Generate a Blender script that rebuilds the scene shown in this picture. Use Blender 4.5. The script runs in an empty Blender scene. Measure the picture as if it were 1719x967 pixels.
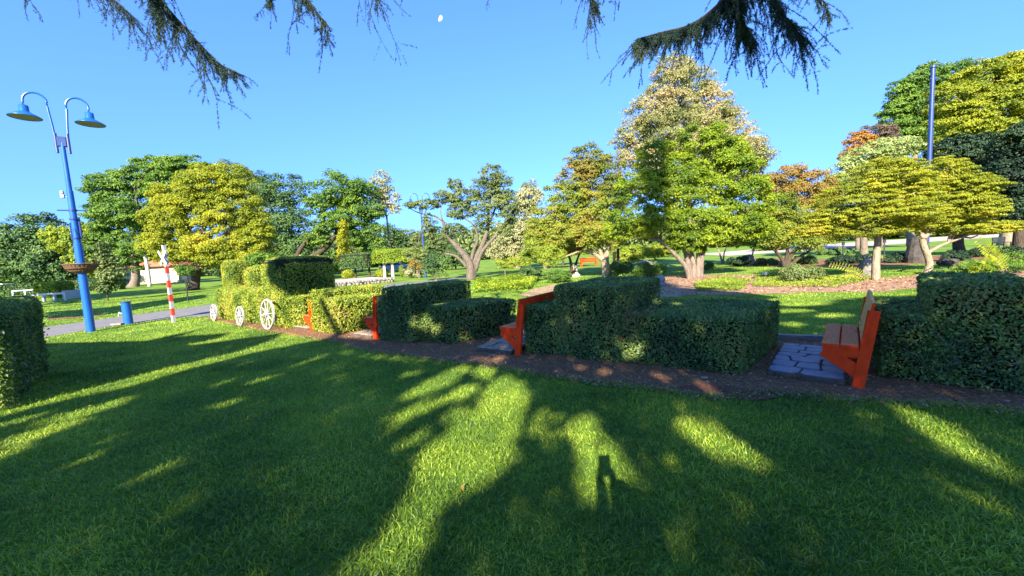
import bpy, math, random
import numpy as np
from math import radians, sin, cos, pi
random.seed(7)
rng = np.random.default_rng(11)
sc = bpy.context.scene
C = sc.collection

# ------------------------------------------------------------------ camera geometry
FPX = 646.0; PITCH = radians(5.0); ROLL = .055; CH = 1.6
F = np.array([0, cos(PITCH), -sin(PITCH)]); R0 = np.array([1., 0, 0]); U0 = np.array([0, sin(PITCH), cos(PITCH)])
Rc = cos(ROLL)*R0 - sin(ROLL)*U0; Uc = sin(ROLL)*R0 + cos(ROLL)*U0
CAM = np.array([0, 0, CH])
def ray(x, y): return F + (x-859.5)/FPX*Rc + (483.5-y)/FPX*Uc
def G(x, y, z=0.0):
    d = ray(x, y); return d*((z-CH)/d[2]) + CAM
def P(x, y, Y):
    d = ray(x, y); return d*(Y/d[1]) + CAM
def nrm(v):
    v = np.asarray(v, float); return v/np.maximum(np.linalg.norm(v, axis=-1, keepdims=True), 1e-9)

# ------------------------------------------------------------------ object helpers
def tag(o, label=None, cat=None, group=None, kind=None):
    if label: o['label'] = label
    if cat: o['category'] = cat
    if group: o['group'] = group
    if kind: o['kind'] = kind
    return o
def empty(name, loc=(0, 0, 0), rz=0, label=None, cat=None, group=None):
    o = bpy.data.objects.new(name, None); C.objects.link(o)
    o.location = tuple(float(a) for a in loc); o.rotation_euler = (0, 0, rz); o.empty_display_size = .2
    return tag(o, label, cat, group)
class MB:
    """collects verts and faces (numpy) for one mesh"""
    def __init__(s): s.V = []; s.F = []; s.A = []; s.n = 0; s.M = []
    def add(s, V, Fs, rnd=None, mi=0):
        V = np.asarray(V, np.float32).reshape(-1, 3)
        Fs = [np.asarray(f, np.int64) for f in (Fs if isinstance(Fs, list) else [Fs]) if len(f)]
        s.V.append(V)
        for f in Fs:
            s.F.append(f + s.n)
            s.A.append(np.zeros(len(f), np.float32) if rnd is None else np.broadcast_to(np.asarray(rnd, np.float32), (len(f),)))
            s.M.append(np.full(len(f), mi, np.int32))
        s.n += len(V)
        return s
    def build(s, name, mats, parent=None, smooth=False, origin=None):
        me = bpy.data.meshes.new(name)
        V = np.concatenate(s.V) if s.V else np.zeros((0, 3), np.float32)
        if origin is not None: V = V - np.asarray(origin, np.float32)
        me.vertices.add(len(V)); me.vertices.foreach_set('co', V.ravel())
        idx = np.concatenate([f.ravel() for f in s.F]); tot = np.concatenate([np.full(len(f), f.shape[1], np.int32) for f in s.F])
        me.loops.add(len(idx)); me.loops.foreach_set('vertex_index', idx.astype(np.int32))
        me.polygons.add(len(tot)); st = np.concatenate([[0], np.cumsum(tot)[:-1]]).astype(np.int32)
        me.polygons.foreach_set('loop_start', st); me.polygons.foreach_set('loop_total', tot)
        me.polygons.foreach_set('material_index', np.concatenate(s.M))
        me.polygons.foreach_set('use_smooth', np.full(len(tot), bool(smooth)))
        a = me.attributes.new('rnd', 'FLOAT', 'FACE'); a.data.foreach_set('value', np.concatenate(s.A))
        for m in (mats if isinstance(mats, (list, tuple)) else [mats]): me.materials.append(m)
        me.update(calc_edges=True)
        o = bpy.data.objects.new(name, me); C.objects.link(o)
        if parent is not None: o.parent = parent
        if origin is not None and parent is None: o.location = tuple(float(a) for a in origin)
        return o
def box(mb, c, s, M=None, rnd=None, mi=0, bev=0.0):
    """box centre c size s, M optional 3x3 rotation rows = axes; small chamfer on all vertical edges"""
    x, y, z = np.array(s)/2.
    b = min(bev, x*.45, y*.45, z*.45)
    if b <= 0:
        V = np.array([[i*x, j*y, k*z] for k in (-1, 1) for j in (-1, 1) for i in (-1, 1)])
        Fq = [[0, 2, 3, 1], [4, 5, 7, 6], [0, 1, 5, 4], [2, 6, 7, 3], [0, 4, 6, 2], [1, 3, 7, 5]]
        if M is not None: V = V @ np.array(M)
        mb.add(V+np.array(c), [Fq], rnd, mi); return
    ring = [(x-b, -y), (x, -y+b), (x, y-b), (x-b, y), (-x+b, y), (-x, y-b), (-x, -y+b), (-x+b, -y)]
    ri = [(px*(x-b)/x, py*(y-b)/y) for px, py in ring]
    V = [(*p, -z) for p in ri]+[(*p, -z+b) for p in ring]+[(*p, z-b) for p in ring]+[(*p, z) for p in ri]
    V = np.array(V)
    if M is not None: V = V @ np.array(M)
    Q = [[k*8+i, k*8+(i+1) % 8, (k+1)*8+(i+1) % 8, (k+1)*8+i] for k in range(3) for i in range(8)]
    mb.add(V+np.array(c), [Q, [list(range(7, -1, -1))], [list(range(24, 32))]], rnd, mi)
def tube(mb, pts, rad, n=8, rnd=None, mi=0, wob=0.0, cap=True):
    pts = np.asarray(pts, float); k = len(pts); rad = np.broadcast_to(np.asarray(rad, float), (k,))
    T = np.gradient(pts, axis=0); T = nrm(T)
    ref = np.array([0, 0, 1.]) if abs(T[:, 2]).mean() < .9 else np.array([1., 0, 0])
    A = nrm(np.cross(T, ref)); B = np.cross(T, A)
    a = np.arange(n)*2*pi/n
    w = 1+wob*rng.normal(size=(k, n, 1)) if wob else 1
    V = pts[:, None]+rad[:, None, None]*w*(np.cos(a)[None, :, None]*A[:, None]+np.sin(a)[None, :, None]*B[:, None])
    i = np.arange(k-1)[:, None]*n; j = np.arange(n)[None]; j2 = (j+1) % n
    Q = np.stack([i+j, i+j2, i+n+j2, i+n+j], -1).reshape(-1, 4)
    fs = [Q]
    if cap: fs += [[list(range(n-1, -1, -1))], [[(k-1)*n+q for q in range(n)]]]
    mb.add(V.reshape(-1, 3), fs, rnd, mi)
def lathe(mb, prof, c=(0, 0, 0), n=24, mi=0, M=None, rnd=None):
    prof = np.asarray(prof, float); a = np.arange(n)*2*pi/n
    V = np.stack([prof[:, 0, None]*np.cos(a), prof[:, 0, None]*np.sin(a), np.repeat(prof[:, 1, None], n, 1)], -1)
    V = V.reshape(-1, 3)
    if M is not None: V = V @ np.array(M)
    k = len(prof); i = np.arange(k-1)[:, None]*n; j = np.arange(n)[None]; j2 = (j+1) % n
    mb.add(V+np.array(c), [np.stack([i+j, i+j2, i+n+j2, i+n+j], -1).reshape(-1, 4)], rnd, mi)
def spline(pts, n=14):
    """smooth Catmull-Rom polyline"""
    p = np.asarray(pts, float)
    if len(p) < 3: return p[0]+(p[-1]-p[0])*np.linspace(0, 1, n)[:, None]
    q = np.vstack([2*p[0]-p[1], p, 2*p[-1]-p[-2]]); out = []
    t = np.linspace(0, len(p)-1-1e-6, n)
    for s in t:
        i = int(s); u = s-i; a, b, c_, d = q[i:i+4]
        out.append(.5*((2*b)+(-a+c_)*u+(2*a-5*b+4*c_-d)*u*u+(-a+3*b-3*c_+d)*u**3))
    return np.array(out)
def leaves(mb, Pn, N, L, W, spread=.8, fold=.25, rnd=None, mi=0, down=0.0):
    n = len(Pn)
    if n == 0: return
    Nn = nrm(N + spread*rng.normal(size=(n, 3)))
    d = rng.normal(size=(n, 3)); d[:, 2] -= down; d = nrm(d - Nn*(d*Nn).sum(1, keepdims=True)); s = np.cross(Nn, d)
    k = rng.uniform(.65, 1.25, (n, 1)); L = L*k; W = W*k
    a = Pn-d*L*.5; t = Pn+d*L*.5; m = Pn-d*L*.08
    l = m+s*W*.5+Nn*W*fold; r = m-s*W*.5+Nn*W*fold
    V = np.stack([a, l, t, r], 1).reshape(-1, 3)
    i = np.arange(n)[:, None]*4
    T = np.concatenate([i+np.array([[0, 2, 1]]), i+np.array([[0, 3, 2]])], 1).reshape(-1, 3)
    if rnd is None: rnd = rng.random(n)
    mb.add(V, [T], np.repeat(rnd, 2), mi)
def in_poly(X, Y, poly):
    poly = np.asarray(poly, float)[:, :2]; r = np.zeros(len(X), bool)
    x1, y1 = poly[:, 0], poly[:, 1]; x2, y2 = np.roll(x1, -1), np.roll(y1, -1)
    for a, b, c_, d in zip(x1, y1, x2, y2):
        if b == d: continue
        r ^= ((b > Y) != (d > Y)) & (X < (c_-a)*(Y-b)/(d-b)+a)
    return r

# ------------------------------------------------------------------ materials
def newmat(name):
    m = bpy.data.materials.new(name); m.use_nodes = True; nt = m.node_tree
    for n in list(nt.nodes): nt.nodes.remove(n)
    return m, nt, nt.nodes, nt.links
def ramp(N, stops):
    r = N.new('ShaderNodeValToRGB'); e = r.color_ramp.elements
    while len(e) < len(stops): e.new(.5)
    for k, (p, c) in enumerate(stops): e[k].position = p; e[k].color = (*c, 1)
    return r
def leafmat(name, cols, trans=.35, rough=.55, spec=.3, clump=1.2, dead=None):
    m, nt, N, Lk = newmat(name)
    at = N.new('ShaderNodeAttribute'); at.attribute_name = 'rnd'
    geo = N.new('ShaderNodeNewGeometry')
    no = N.new('ShaderNodeTexNoise'); no.inputs['Scale'].default_value = clump; no.inputs['Detail'].default_value = 2
    Lk.new(geo.outputs['Position'], no.inputs['Vector'])
    ma = N.new('ShaderNodeMath'); ma.operation = 'MULTIPLY_ADD'; ma.inputs[1].default_value = .55; 
    mb2 = N.new('ShaderNodeMath'); mb2.operation = 'MULTIPLY_ADD'; mb2.inputs[1].default_value = 1.5; mb2.inputs[2].default_value = -.53
    Lk.new(no.outputs['Fac'], mb2.inputs[0]); Lk.new(at.outputs['Fac'], ma.inputs[0]); Lk.new(mb2.outputs[0], ma.inputs[2])
    g_ = 1.0 if name in ('grass_blade', 'wood_chip', 'cedar_needle', 'leaf_deep', 'golden', 'golden_ball') else (1.3 if name == 'hedge_leaf' else 1.1 if name in ('leaf_bright', 'leaf_green', 'leaf_tall_pale', 'leaf_pale', 'leaf_yellowgreen') else 1.2)
    cols = [tuple(min(.55, q_*g_) for q_ in c) for c in cols]
    k = len(cols); r = ramp(N, [((i+.5)/k, c) for i, c in enumerate(cols)]); Lk.new(ma.outputs[0], r.inputs[0])
    b = N.new('ShaderNodeBsdfPrincipled'); b.inputs['Roughness'].default_value = rough
    b.inputs['Specular IOR Level'].default_value = spec
    Lk.new(r.outputs[0], b.inputs['Base Color'])
    t = N.new('ShaderNodeBsdfTranslucent')
    mc = N.new('ShaderNodeMix'); mc.data_type = 'RGBA'; mc.blend_type = 'MULTIPLY'; mc.inputs[0].default_value = 1
    Lk.new(r.outputs[0], mc.inputs[6]); mc.inputs[7].default_value = (1.25, 1.2, .5, 1); Lk.new(mc.outputs[2], t.inputs['Color'])
    x = N.new('ShaderNodeMixShader'); x.inputs[0].default_value = trans
    Lk.new(b.outputs[0], x.inputs[1]); Lk.new(t.outputs[0], x.inputs[2])
    o = N.new('ShaderNodeOutputMaterial'); Lk.new(x.outputs[0], o.inputs[0]); return m
def mat(name, c1, c2=None, scale=8, rough=.7, bump=.2, bscale=None, spec=.4, metal=0, stretch=(1, 1, 1), detail=6, dist=.02, coord='Position', c3=None):
    m, nt, N, Lk = newmat(name)
    geo = N.new('ShaderNodeNewGeometry'); tc = N.new('ShaderNodeTexCoord')
    mp = N.new('ShaderNodeMapping'); mp.inputs['Scale'].default_value = stretch
    Lk.new(geo.outputs['Position'] if coord == 'Position' else tc.outputs['Object'], mp.inputs['Vector'])
    no = N.new('ShaderNodeTexNoise'); no.inputs['Scale'].default_value = scale; no.inputs['Detail'].default_value = detail
    no.inputs['Roughness'].default_value = .65
    Lk.new(mp.outputs[0], no.inputs['Vector'])
    st = [(.3, c1), (.7, c2 or c1)]
    if c3: st = [(.3, c1), (.5, c2), (.7, c3)]
    r = ramp(N, st); Lk.new(no.outputs['Fac'], r.inputs[0])
    b = N.new('ShaderNodeBsdfPrincipled'); b.inputs['Roughness'].default_value = rough; b.inputs['Metallic'].default_value = metal
    b.inputs['Specular IOR Level'].default_value = spec
    Lk.new(r.outputs[0], b.inputs['Base Color'])
    if bump:
        n2 = N.new('ShaderNodeTexNoise'); n2.inputs['Scale'].default_value = bscale or scale*3; n2.inputs['Detail'].default_value = 5
        Lk.new(mp.outputs[0], n2.inputs['Vector'])
        bp = N.new('ShaderNodeBump'); bp.inputs['Strength'].default_value = bump; bp.inputs['Distance'].default_value = dist
        Lk.new(n2.outputs['Fac'], bp.inputs['Height']); Lk.new(bp.outputs[0], b.inputs['Normal'])
    o = N.new('ShaderNodeOutputMaterial'); Lk.new(b.outputs[0], o.inputs[0]); return m
# grass colours (linear)
GR = [(.045, .10, .018), (.12, .22, .022), (.25, .35, .028), (.42, .49, .06)]
M_grass = leafmat('grass_blade', GR, trans=.35, rough=.5, spec=.35, clump=.9)
def lawn_mat():
    m, nt, N, Lk = newmat('lawn_soil')
    geo = N.new('ShaderNodeNewGeometry')
    n1 = N.new('ShaderNodeTexNoise'); n1.inputs['Scale'].default_value = .6; n1.inputs['Detail'].default_value = 4
    n2 = N.new('ShaderNodeTexNoise'); n2.inputs['Scale'].default_value = 26; n2.inputs['Detail'].default_value = 6; n2.inputs['Roughness'].default_value = .8
    for n in (n1, n2): Lk.new(geo.outputs['Position'], n.inputs['Vector'])
    a = N.new('ShaderNodeMath'); a.operation = 'MULTIPLY_ADD'; a.inputs[1].default_value = .55; Lk.new(n1.outputs['Fac'], a.inputs[0])
    b0 = N.new('ShaderNodeMath'); b0.operation = 'MULTIPLY'; b0.inputs[1].default_value = .5; Lk.new(n2.outputs['Fac'], b0.inputs[0]); Lk.new(b0.outputs[0], a.inputs[2])
    r = ramp(N, [(.36, (.06, .12, .014)), (.52, (.12, .20, .018)), (.62, (.19, .28, .026)), (.72, (.28, .31, .05))])
    Lk.new(a.outputs[0], r.inputs[0])
    b = N.new('ShaderNodeBsdfPrincipled'); b.inputs['Roughness'].default_value = .85; b.inputs['Specular IOR Level'].default_value = .15
    Lk.new(r.outputs[0], b.inputs['Base Color'])
    bp = N.new('ShaderNodeBump'); bp.inputs['Strength'].default_value = .9; bp.inputs['Distance'].default_value = .03
    Lk.new(n2.outputs['Fac'], bp.inputs['Height']); Lk.new(bp.outputs[0], b.inputs['Normal'])
    o = N.new('ShaderNodeOutputMaterial'); Lk.new(b.outputs[0], o.inputs[0]); return m
M_lawn = lawn_mat()
M_mulch = mat('bark_mulch', (.07, .033, .015), (.21, .105, .05), 40, .9, .9, 60, .1, c3=(.36, .20, .11), dist=.03)
M_chip = leafmat('wood_chip', [(.09, .045, .022), (.24, .125, .065), (.45, .29, .18), (.15, .075, .04)], trans=0, rough=.8, clump=4)
M_soil = mat('red_soil', (.07, .03, .018), (.17, .075, .045), 12, .95, .6, 60, .1, c3=(.11, .05, .03))
M_sand = mat('sandy_soil', (.22, .13, .08), (.40, .27, .18), 6, .95, .5, 40, .1)
M_bedl = mat('leaf_litter', (.14, .07, .04), (.34, .21, .13), 22, .95, .8, 40, .1, c3=(.22, .12, .07))
M_asph = mat('asphalt', (.13, .12, .115), (.20, .185, .17), 3, .85, .3, 200, .3)
M_dirt = mat('pale_gravel', (.34, .25, .20), (.48, .38, .31), 2, .9, .3, 30, .2)
M_kerb = mat('kerb_concrete', (.16, .14, .12), (.26, .23, .20), 9, .85, .4, 50, .3)
M_stone = mat('slate_flag', (.09, .09, .13), (.17, .17, .23), 7, .5, .6, 30, .5, c3=(.13, .12, .15))
M_mortar = mat('slab_side', (.05, .035, .025), (.12, .09, .065), 10, .9, .6, 40, .2)
M_rock = mat('rock', (.12, .105, .09), (.30, .26, .22), 3, .9, .8, 14, .2, dist=.06)
M_rock_shade = mat('shaded_rock', (.03, .026, .022), (.10, .085, .07), 4, .9, .8, 14, .2, dist=.06)  # darker copy of the rock with the surrounding shade put into its colour
M_red = mat('red_paint', (.70, .036, .004), (.86, .058, .006), 9, .6, .3, 50, .12, coord='Object')
M_sandst = mat('sandstone_slab', (.16, .11, .075), (.34, .25, .17), 7, .8, .6, 30, .2, c3=(.24, .18, .13))
M_slat = mat('red_brown_timber', (.52, .14, .05), (.78, .27, .10), 6, .7, .4, 40, .08, stretch=(14, 1, 14), coord='Object')
M_slatb = mat('ochre_timber', (.60, .26, .07), (.80, .44, .14), 6, .6, .4, 40, .2, stretch=(14, 1, 14), coord='Object')
M_blue = mat('blue_paint', (.006, .075, .30), (.010, .10, .37), 3, .35, .05, 60, .5)
M_dblue = mat('dark_blue_paint', (.012, .03, .12), (.02, .05, .18), 3, .4, .05, 60, .5)
M_white = mat('white_paint', (.36, .36, .35), (.44, .44, .43), 5, .5, .1, 40, .4)
M_wheel = mat('aged_white_paint', (.22, .21, .19), (.42, .41, .38), 14, .6, .3, 60, .3)
M_rpaint = mat('sign_red', (.58, .035, .02), (.68, .06, .03), 8, .5, .1, 40, .4)
M_black = mat('dark_metal', (.01, .01, .012), (.025, .025, .028), 8, .5, .1, 40, .4)
M_wire = mat('rusty_wire', (.10, .045, .02), (.22, .11, .05), 20, .7, .1, 40, .4)
M_coir = mat('coir_liner', (.09, .055, .03), (.20, .13, .075), 30, .95, .8, 60, .1)
M_under = mat('shade_inside', (.16, .15, .13), (.24, .22, .19), 4, .6, .05, 40, .3)
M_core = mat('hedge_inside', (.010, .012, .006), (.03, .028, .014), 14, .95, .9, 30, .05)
def bark(n, a, b, s=6, st=(3, 3, .6)): return mat(n, a, b, s, .9, .9, 12, .15, stretch=st, dist=.05)
B_grey = bark('bark_grey', (.10, .075, .055), (.26, .20, .15))
B_pale = bark('bark_pale', (.17, .13, .085), (.36, .28, .19))
B_dark = bark('bark_dark', (.03, .022, .016), (.10, .075, .05))
B_bough = bark('bark_bough', (.014, .012, .010), (.05, .042, .034))
B_twist = bark('bark_twisted', (.05, .04, .032), (.20, .16, .12))
B_twig = bark('bark_twig', (.10, .08, .06), (.22, .18, .14))
B_white = bark('bark_white', (.42, .38, .31), (.62, .57, .48))
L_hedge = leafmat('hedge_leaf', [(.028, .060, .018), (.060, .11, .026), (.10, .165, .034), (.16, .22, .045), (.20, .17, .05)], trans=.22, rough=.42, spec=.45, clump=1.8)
L_hedge_sun = leafmat('hedge_leaf_sunlit', [(.06, .11, .012), (.13, .19, .016), (.23, .28, .022), (.32, .34, .035), (.30, .24, .06)], trans=.3, rough=.45, spec=.4, clump=1.6)  # yellower hedge leaf for the sunlit blocks, sunlight put into its colour
L_dead = leafmat('bronze_leaf', [(.12, .05, .03), (.16, .045, .04), (.10, .11, .04), (.20, .08, .06)], trans=.25, clump=3)
L_green = leafmat('leaf_green', [(.04, .09, .016), (.08, .16, .02), (.13, .22, .026), (.19, .28, .035)], clump=.5)
L_bright = leafmat('leaf_bright', [(.05, .10, .008), (.12, .19, .010), (.22, .29, .014), (.33, .38, .022)], trans=.4, clump=.7)
L_yg = leafmat('leaf_yellowgreen', [(.09, .13, .010), (.18, .22, .013), (.29, .31, .017), (.38, .35, .024)], trans=.38, clump=.35)
L_ygg = leafmat('leaf_lime', [(.09, .14, .014), (.15, .21, .018), (.22, .27, .024), (.27, .30, .035)], trans=.38, clump=.4)
L_darkt = leafmat('leaf_dark', [(.02, .05, .018), (.04, .085, .024), (.07, .13, .03), (.12, .18, .038)], trans=.22, clump=.4)
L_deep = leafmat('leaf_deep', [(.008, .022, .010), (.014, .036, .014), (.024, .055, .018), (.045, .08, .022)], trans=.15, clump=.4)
L_pale = leafmat('leaf_pale', [(.15, .17, .08), (.24, .25, .11), (.34, .33, .17), (.42, .38, .22)], trans=.35, clump=.6)
L_tall = leafmat('leaf_tall_pale', [(.11, .14, .04), (.20, .21, .07), (.32, .28, .12), (.44, .32, .19)], trans=.35, clump=.5)
L_autumn = leafmat('leaf_autumn', [(.06, .10, .016), (.13, .16, .022), (.20, .17, .028), (.28, .16, .045)], trans=.35, clump=.55)
L_mixed = leafmat('leaf_mixed', [(.07, .11, .016), (.13, .18, .02), (.22, .25, .026), (.27, .20, .035)], trans=.38, clump=.6)
L_rust = leafmat('leaf_rust', [(.10, .10, .02), (.20, .16, .03), (.27, .15, .045), (.22, .20, .03)], trans=.35, clump=.6)
L_maple = leafmat('leaf_maple', [(.10, .13, .010), (.20, .23, .014), (.30, .31, .018), (.36, .29, .025)], trans=.42, clump=.9)
L_needle = leafmat('cedar_needle', [(.008, .024, .022), (.014, .038, .030), (.026, .055, .032), (.07, .09, .035)], trans=.12, clump=2.2, rough=.6)
L_olive = leafmat('leaf_olive', [(.05, .075, .025), (.085, .12, .035), (.13, .17, .05), (.17, .20, .06)], trans=.3, clump=.7)

# ------------------------------------------------------------------ camera, light, world
cam = bpy.data.cameras.new('camera'); co = bpy.data.objects.new('camera', cam); C.objects.link(co); sc.camera = co
cam.sensor_fit = 'HORIZONTAL'; cam.sensor_width = 36; cam.lens = FPX/1719*36; cam.clip_end = 6000; cam.clip_start = .05
from mathutils import Matrix
co.matrix_world = Matrix(((Rc[0], Uc[0], -F[0], 0), (Rc[1], Uc[1], -F[1], 0), (Rc[2], Uc[2], -F[2], CH), (0, 0, 0, 1)))
AZ = radians(12.5); EL = radians(29.0)
S = np.array([-sin(AZ)*cos(EL), -cos(AZ)*cos(EL), sin(EL)])   # towards the sun
sl = bpy.data.lights.new('sun', 'SUN'); so = bpy.data.objects.new('sun', sl); C.objects.link(so)
sl.energy = 4.2; sl.angle = radians(.53); sl.color = (1, .925, .78)
from mathutils import Vector
so.rotation_euler = Vector(-S).to_track_quat('-Z', 'Y').to_euler(); so.location = (-6, -25, 15)
w = bpy.data.worlds.new('World'); sc.world = w; w.use_nodes = True; wn = w.node_tree.nodes; wl = w.node_tree.links
bg = wn['Background']; sk = wn.new('ShaderNodeTexSky'); sk.sky_type = 'NISHITA'; sk.sun_disc = False
sk.sun_elevation = EL; sk.sun_rotation = math.atan2(S[0], S[1]); sk.altitude = 1500; sk.air_density = 1.0; sk.dust_density = .05; sk.ozone_density = 2.2
hs = wn.new('ShaderNodeHueSaturation'); hs.inputs['Saturation'].default_value = 1.24; hs.inputs['Value'].default_value = .90; hs.inputs['Hue'].default_value = .513
tcw = wn.new('ShaderNodeTexCoord'); sx = wn.new('ShaderNodeSeparateXYZ'); cx = wn.new('ShaderNodeCombineXYZ'); mz = wn.new('ShaderNodeMath'); mz.operation = 'MULTIPLY_ADD'
mz.inputs[1].default_value = .72; mz.inputs[2].default_value = .30
wl.new(tcw.outputs['Generated'], sx.inputs[0]); wl.new(sx.outputs[0], cx.inputs[0]); wl.new(sx.outputs[1], cx.inputs[1]); wl.new(sx.outputs[2], mz.inputs[0]); wl.new(mz.outputs[0], cx.inputs[2])
nv = wn.new('ShaderNodeVectorMath'); nv.operation = 'NORMALIZE'; wl.new(cx.outputs[0], nv.inputs[0]); wl.new(nv.outputs[0], sk.inputs['Vector'])
wl.new(sk.outputs[0], hs.inputs['Color']); wl.new(hs.outputs[0], bg.inputs[0]); bg.inputs[1].default_value = .15
sc.view_settings.view_transform = 'Standard'; sc.view_settings.look = 'None'; sc.view_settings.exposure = 2.2; sc.view_settings.gamma = 1
sc.render.engine = 'CYCLES'; sc.cycles.max_bounces = 6; sc.cycles.diffuse_bounces = 3; sc.cycles.transmission_bounces = 3
sc.cycles.use_denoising = True; sc.cycles.sample_clamp_indirect = 6

# ------------------------------------------------------------------ ground sheets
def sheet(name, pts, z, m, kind='structure', label=None, cat=None, sub=0):
    pts = np.asarray([(p[0], p[1]) for p in pts], float)
    mb = MB(); n = len(pts)
    me = bpy.data.meshes.new(name); me.from_pydata([(x, y, z) for x, y in pts], [], [list(range(n))]); me.materials.append(m); me.update()
    if me.polygons[0].normal.z < 0: me.flip_normals()
    o = bpy.data.objects.new(name, me); C.objects.link(o); o['kind'] = kind
    if label: o['label'] = label
    if cat: o['category'] = cat
    return o
def pg(l, z=0): return [G(x, y, z)[:2] for x, y in l]
def wavy(pts, amp=.05, n=6):
    out = []; pts = np.asarray(pts)
    for a, b in zip(pts, np.roll(pts, -1, axis=0)):
        for t in np.linspace(0, 1, n, endpoint=False):
            out.append(a+(b-a)*t+rng.normal(size=2)*amp*(0 < t))
    return np.array(out)
sheet('ground', [(-1500, -900), (1500, -900), (1500, 1500), (-1500, 1500)], 0, M_lawn)
mulch_front = pg([(345, 535), (390, 545), (430, 553), (475, 561), (520, 568), (560, 574), (620, 590), (680, 597), (740, 607), (800, 613), (850, 620), (920, 632), (980, 641), (1040, 648), (1100, 655), (1160, 663), (1230, 668), (1300, 662), (1380, 668), (1440, 673), (1560, 680), (1640, 686), (1719, 692)])
mulch_back = [(7.3, 3.6), (5.9, 5.35), (5.36, 5.6), (4.16, 6.14), (3.0, 7.0), (1.2, 8.1), (-.6, 9.2), (-2.4, 10.3), (-4.3, 11.6), (-6.2, 13.0), (-8.4, 14.6), (-9.7, 14.6), (-10.6, 13.6)]
MULCH = np.vstack([wavy(np.array(mulch_front), .015, 3)[:-2], np.array([[6.0, 2.2], *mulch_back])])
sheet('mulch_bed', MULCH, .010, M_mulch)
SOILP = wavy(np.array(pg([(1128, 652), (1180, 645), (1260, 655), (1312, 668), (1270, 674), (1190, 670), (1140, 662)])), .01, 4)
sheet('bare_soil', SOILP, .014, M_soil)
PATH = pg([(60, 552), (80, 549), (180, 535), (300, 519), (355, 511)])+[(-13.6, 19.6), (-12.4, 21.6), (-9.0, 23.4), (-8.2, 26.9), (-3.5, 31), (-2.5, 30), (-6.9, 25.5), (-8.1, 21.9), (-10.9, 18.9), (-11.2, 16.5)]+pg([(355, 531), (300, 533), (180, 549), (80, 566), (50, 570)])+[(-22, 13.5), (-22, 17)]
sheet('path', PATH, .008, M_asph)
DIRT = pg([(1270, 424), (1400, 413), (1560, 396), (1719, 385)])+[(220, 60), (120, 100)]
sheet('dirt_road', [(26, 46), (44, 52), (72, 62), (140, 80), (140, 110), (60, 82), (30, 62)], .008, M_dirt)
BED = wavy(np.array(pg([(1000, 478), (1010, 487), (1070, 491), (1135, 497), (1300, 493), (1400, 491), (1480, 490), (1540, 484), (1650, 474), (1719, 466)])+[(20, 12.5), (24, 16)]+pg([(1719, 449), (1600, 459), (1500, 466), (1400, 466), (1300, 462), (1230, 462), (1180, 462), (1120, 464), (1090, 468)])), .06, 4)
sheet('leaf_litter_bed', BED, .008, M_bedl)
SANDY = wavy(np.array(pg([(1000, 486), (1035, 498), (1140, 499), (1145, 484), (1090, 478), (1040, 480)])), .05, 4)
sheet('sandy_path', SANDY, .013, M_sand)
BED2 = wavy(np.array(pg([(1230, 446), (1360, 449), (1500, 446), (1719, 436)])+[(40, 17), (44, 22)]+pg([(1719, 422), (1500, 433), (1360, 436), (1230, 432)])), .12, 4)
sheet('back_bed', BED2, .008, M_mulch)
sheet('sandy_patch', wavy(np.array(pg([(868, 497), (900, 484), (930, 478), (960, 486), (935, 500)])), .05, 4), .012, M_sand)
sheet('dark_strip', wavy(np.array(pg([(80, 538), (175, 531), (170, 527), (80, 533)])), .03, 4), .012, M_soil)  # narrow dark soil coloured strip along the upper side of the path

# kerb behind benches
def strip_prism(mb, pts, wdt, z0, z1):
    pts = np.asarray(pts, float)[:, :2]; T = nrm(np.gradient(pts, axis=0)); Nn = np.stack([-T[:, 1], T[:, 0]], 1)*wdt/2
    A, B = pts-Nn, pts+Nn; n = len(pts)
    V = np.concatenate([np.c_[A, np.full(n, z0)], np.c_[A, np.full(n, z1)], np.c_[B, np.full(n, z1)], np.c_[B, np.full(n, z0)]])
    Q = [[k*n+i, k*n+i+1, ((k+1) % 4)*n+i+1, ((k+1) % 4)*n+i] for k in range(4) for i in range(n-1)]
    mb.add(V, [Q, [[0, n, 2*n, 3*n], [n-1, 4*n-1, 3*n-1, 2*n-1]]])
mb = MB(); strip_prism(mb, spline(mulch_back[1:11], 60), .10, -.02, .085)
tag(mb.build('concrete_kerb', M_kerb), 'low concrete edging kerb behind the hedges and benches', 'kerb')

# ------------------------------------------------------------------ grass blades
def blades(mb, X, Y, L, Wd, lean=.5, seg2=False, z0=0.0):
    n = len(X); a = rng.uniform(0, 2*pi, n); la = rng.uniform(0, 2*pi, n)
    k = rng.uniform(.55, 1.35, n); L = L*k; le = np.abs(rng.normal(0, lean, n))+.15
    s = np.stack([np.cos(a), np.sin(a), np.zeros(n)], 1)*(Wd*.5)[:, None]
    h = np.stack([np.cos(la)*le, np.sin(la)*le, np.ones(n)], 1); h = nrm(h)*L[:, None]
    b = np.stack([X, Y, np.full(n, z0)], 1); rnd = rng.random(n)
    if seg2:
        mid = b+h*.55; tip = b+h; tip[:, :2] += h[:, :2]*.5; tip[:, 2] -= L*.14
        V = np.stack([b-s, b+s, mid+s*.75, mid-s*.75, tip], 1).reshape(-1, 3); i = np.arange(n)[:, None]*5
        mb.add(V, [i+np.array([[0, 1, 2, 3]]), i+np.array([[3, 2, 4]])], None)
        mb.A[-2] = rnd.astype(np.float32); mb.A[-1] = rnd.astype(np.float32)
    else:
        V = np.stack([b-s, b+s, b+h], 1).reshape(-1, 3); i = np.arange(n)[:, None]*3
        mb.add(V, [i+np.array([[0, 1, 2]])], rnd)
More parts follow.
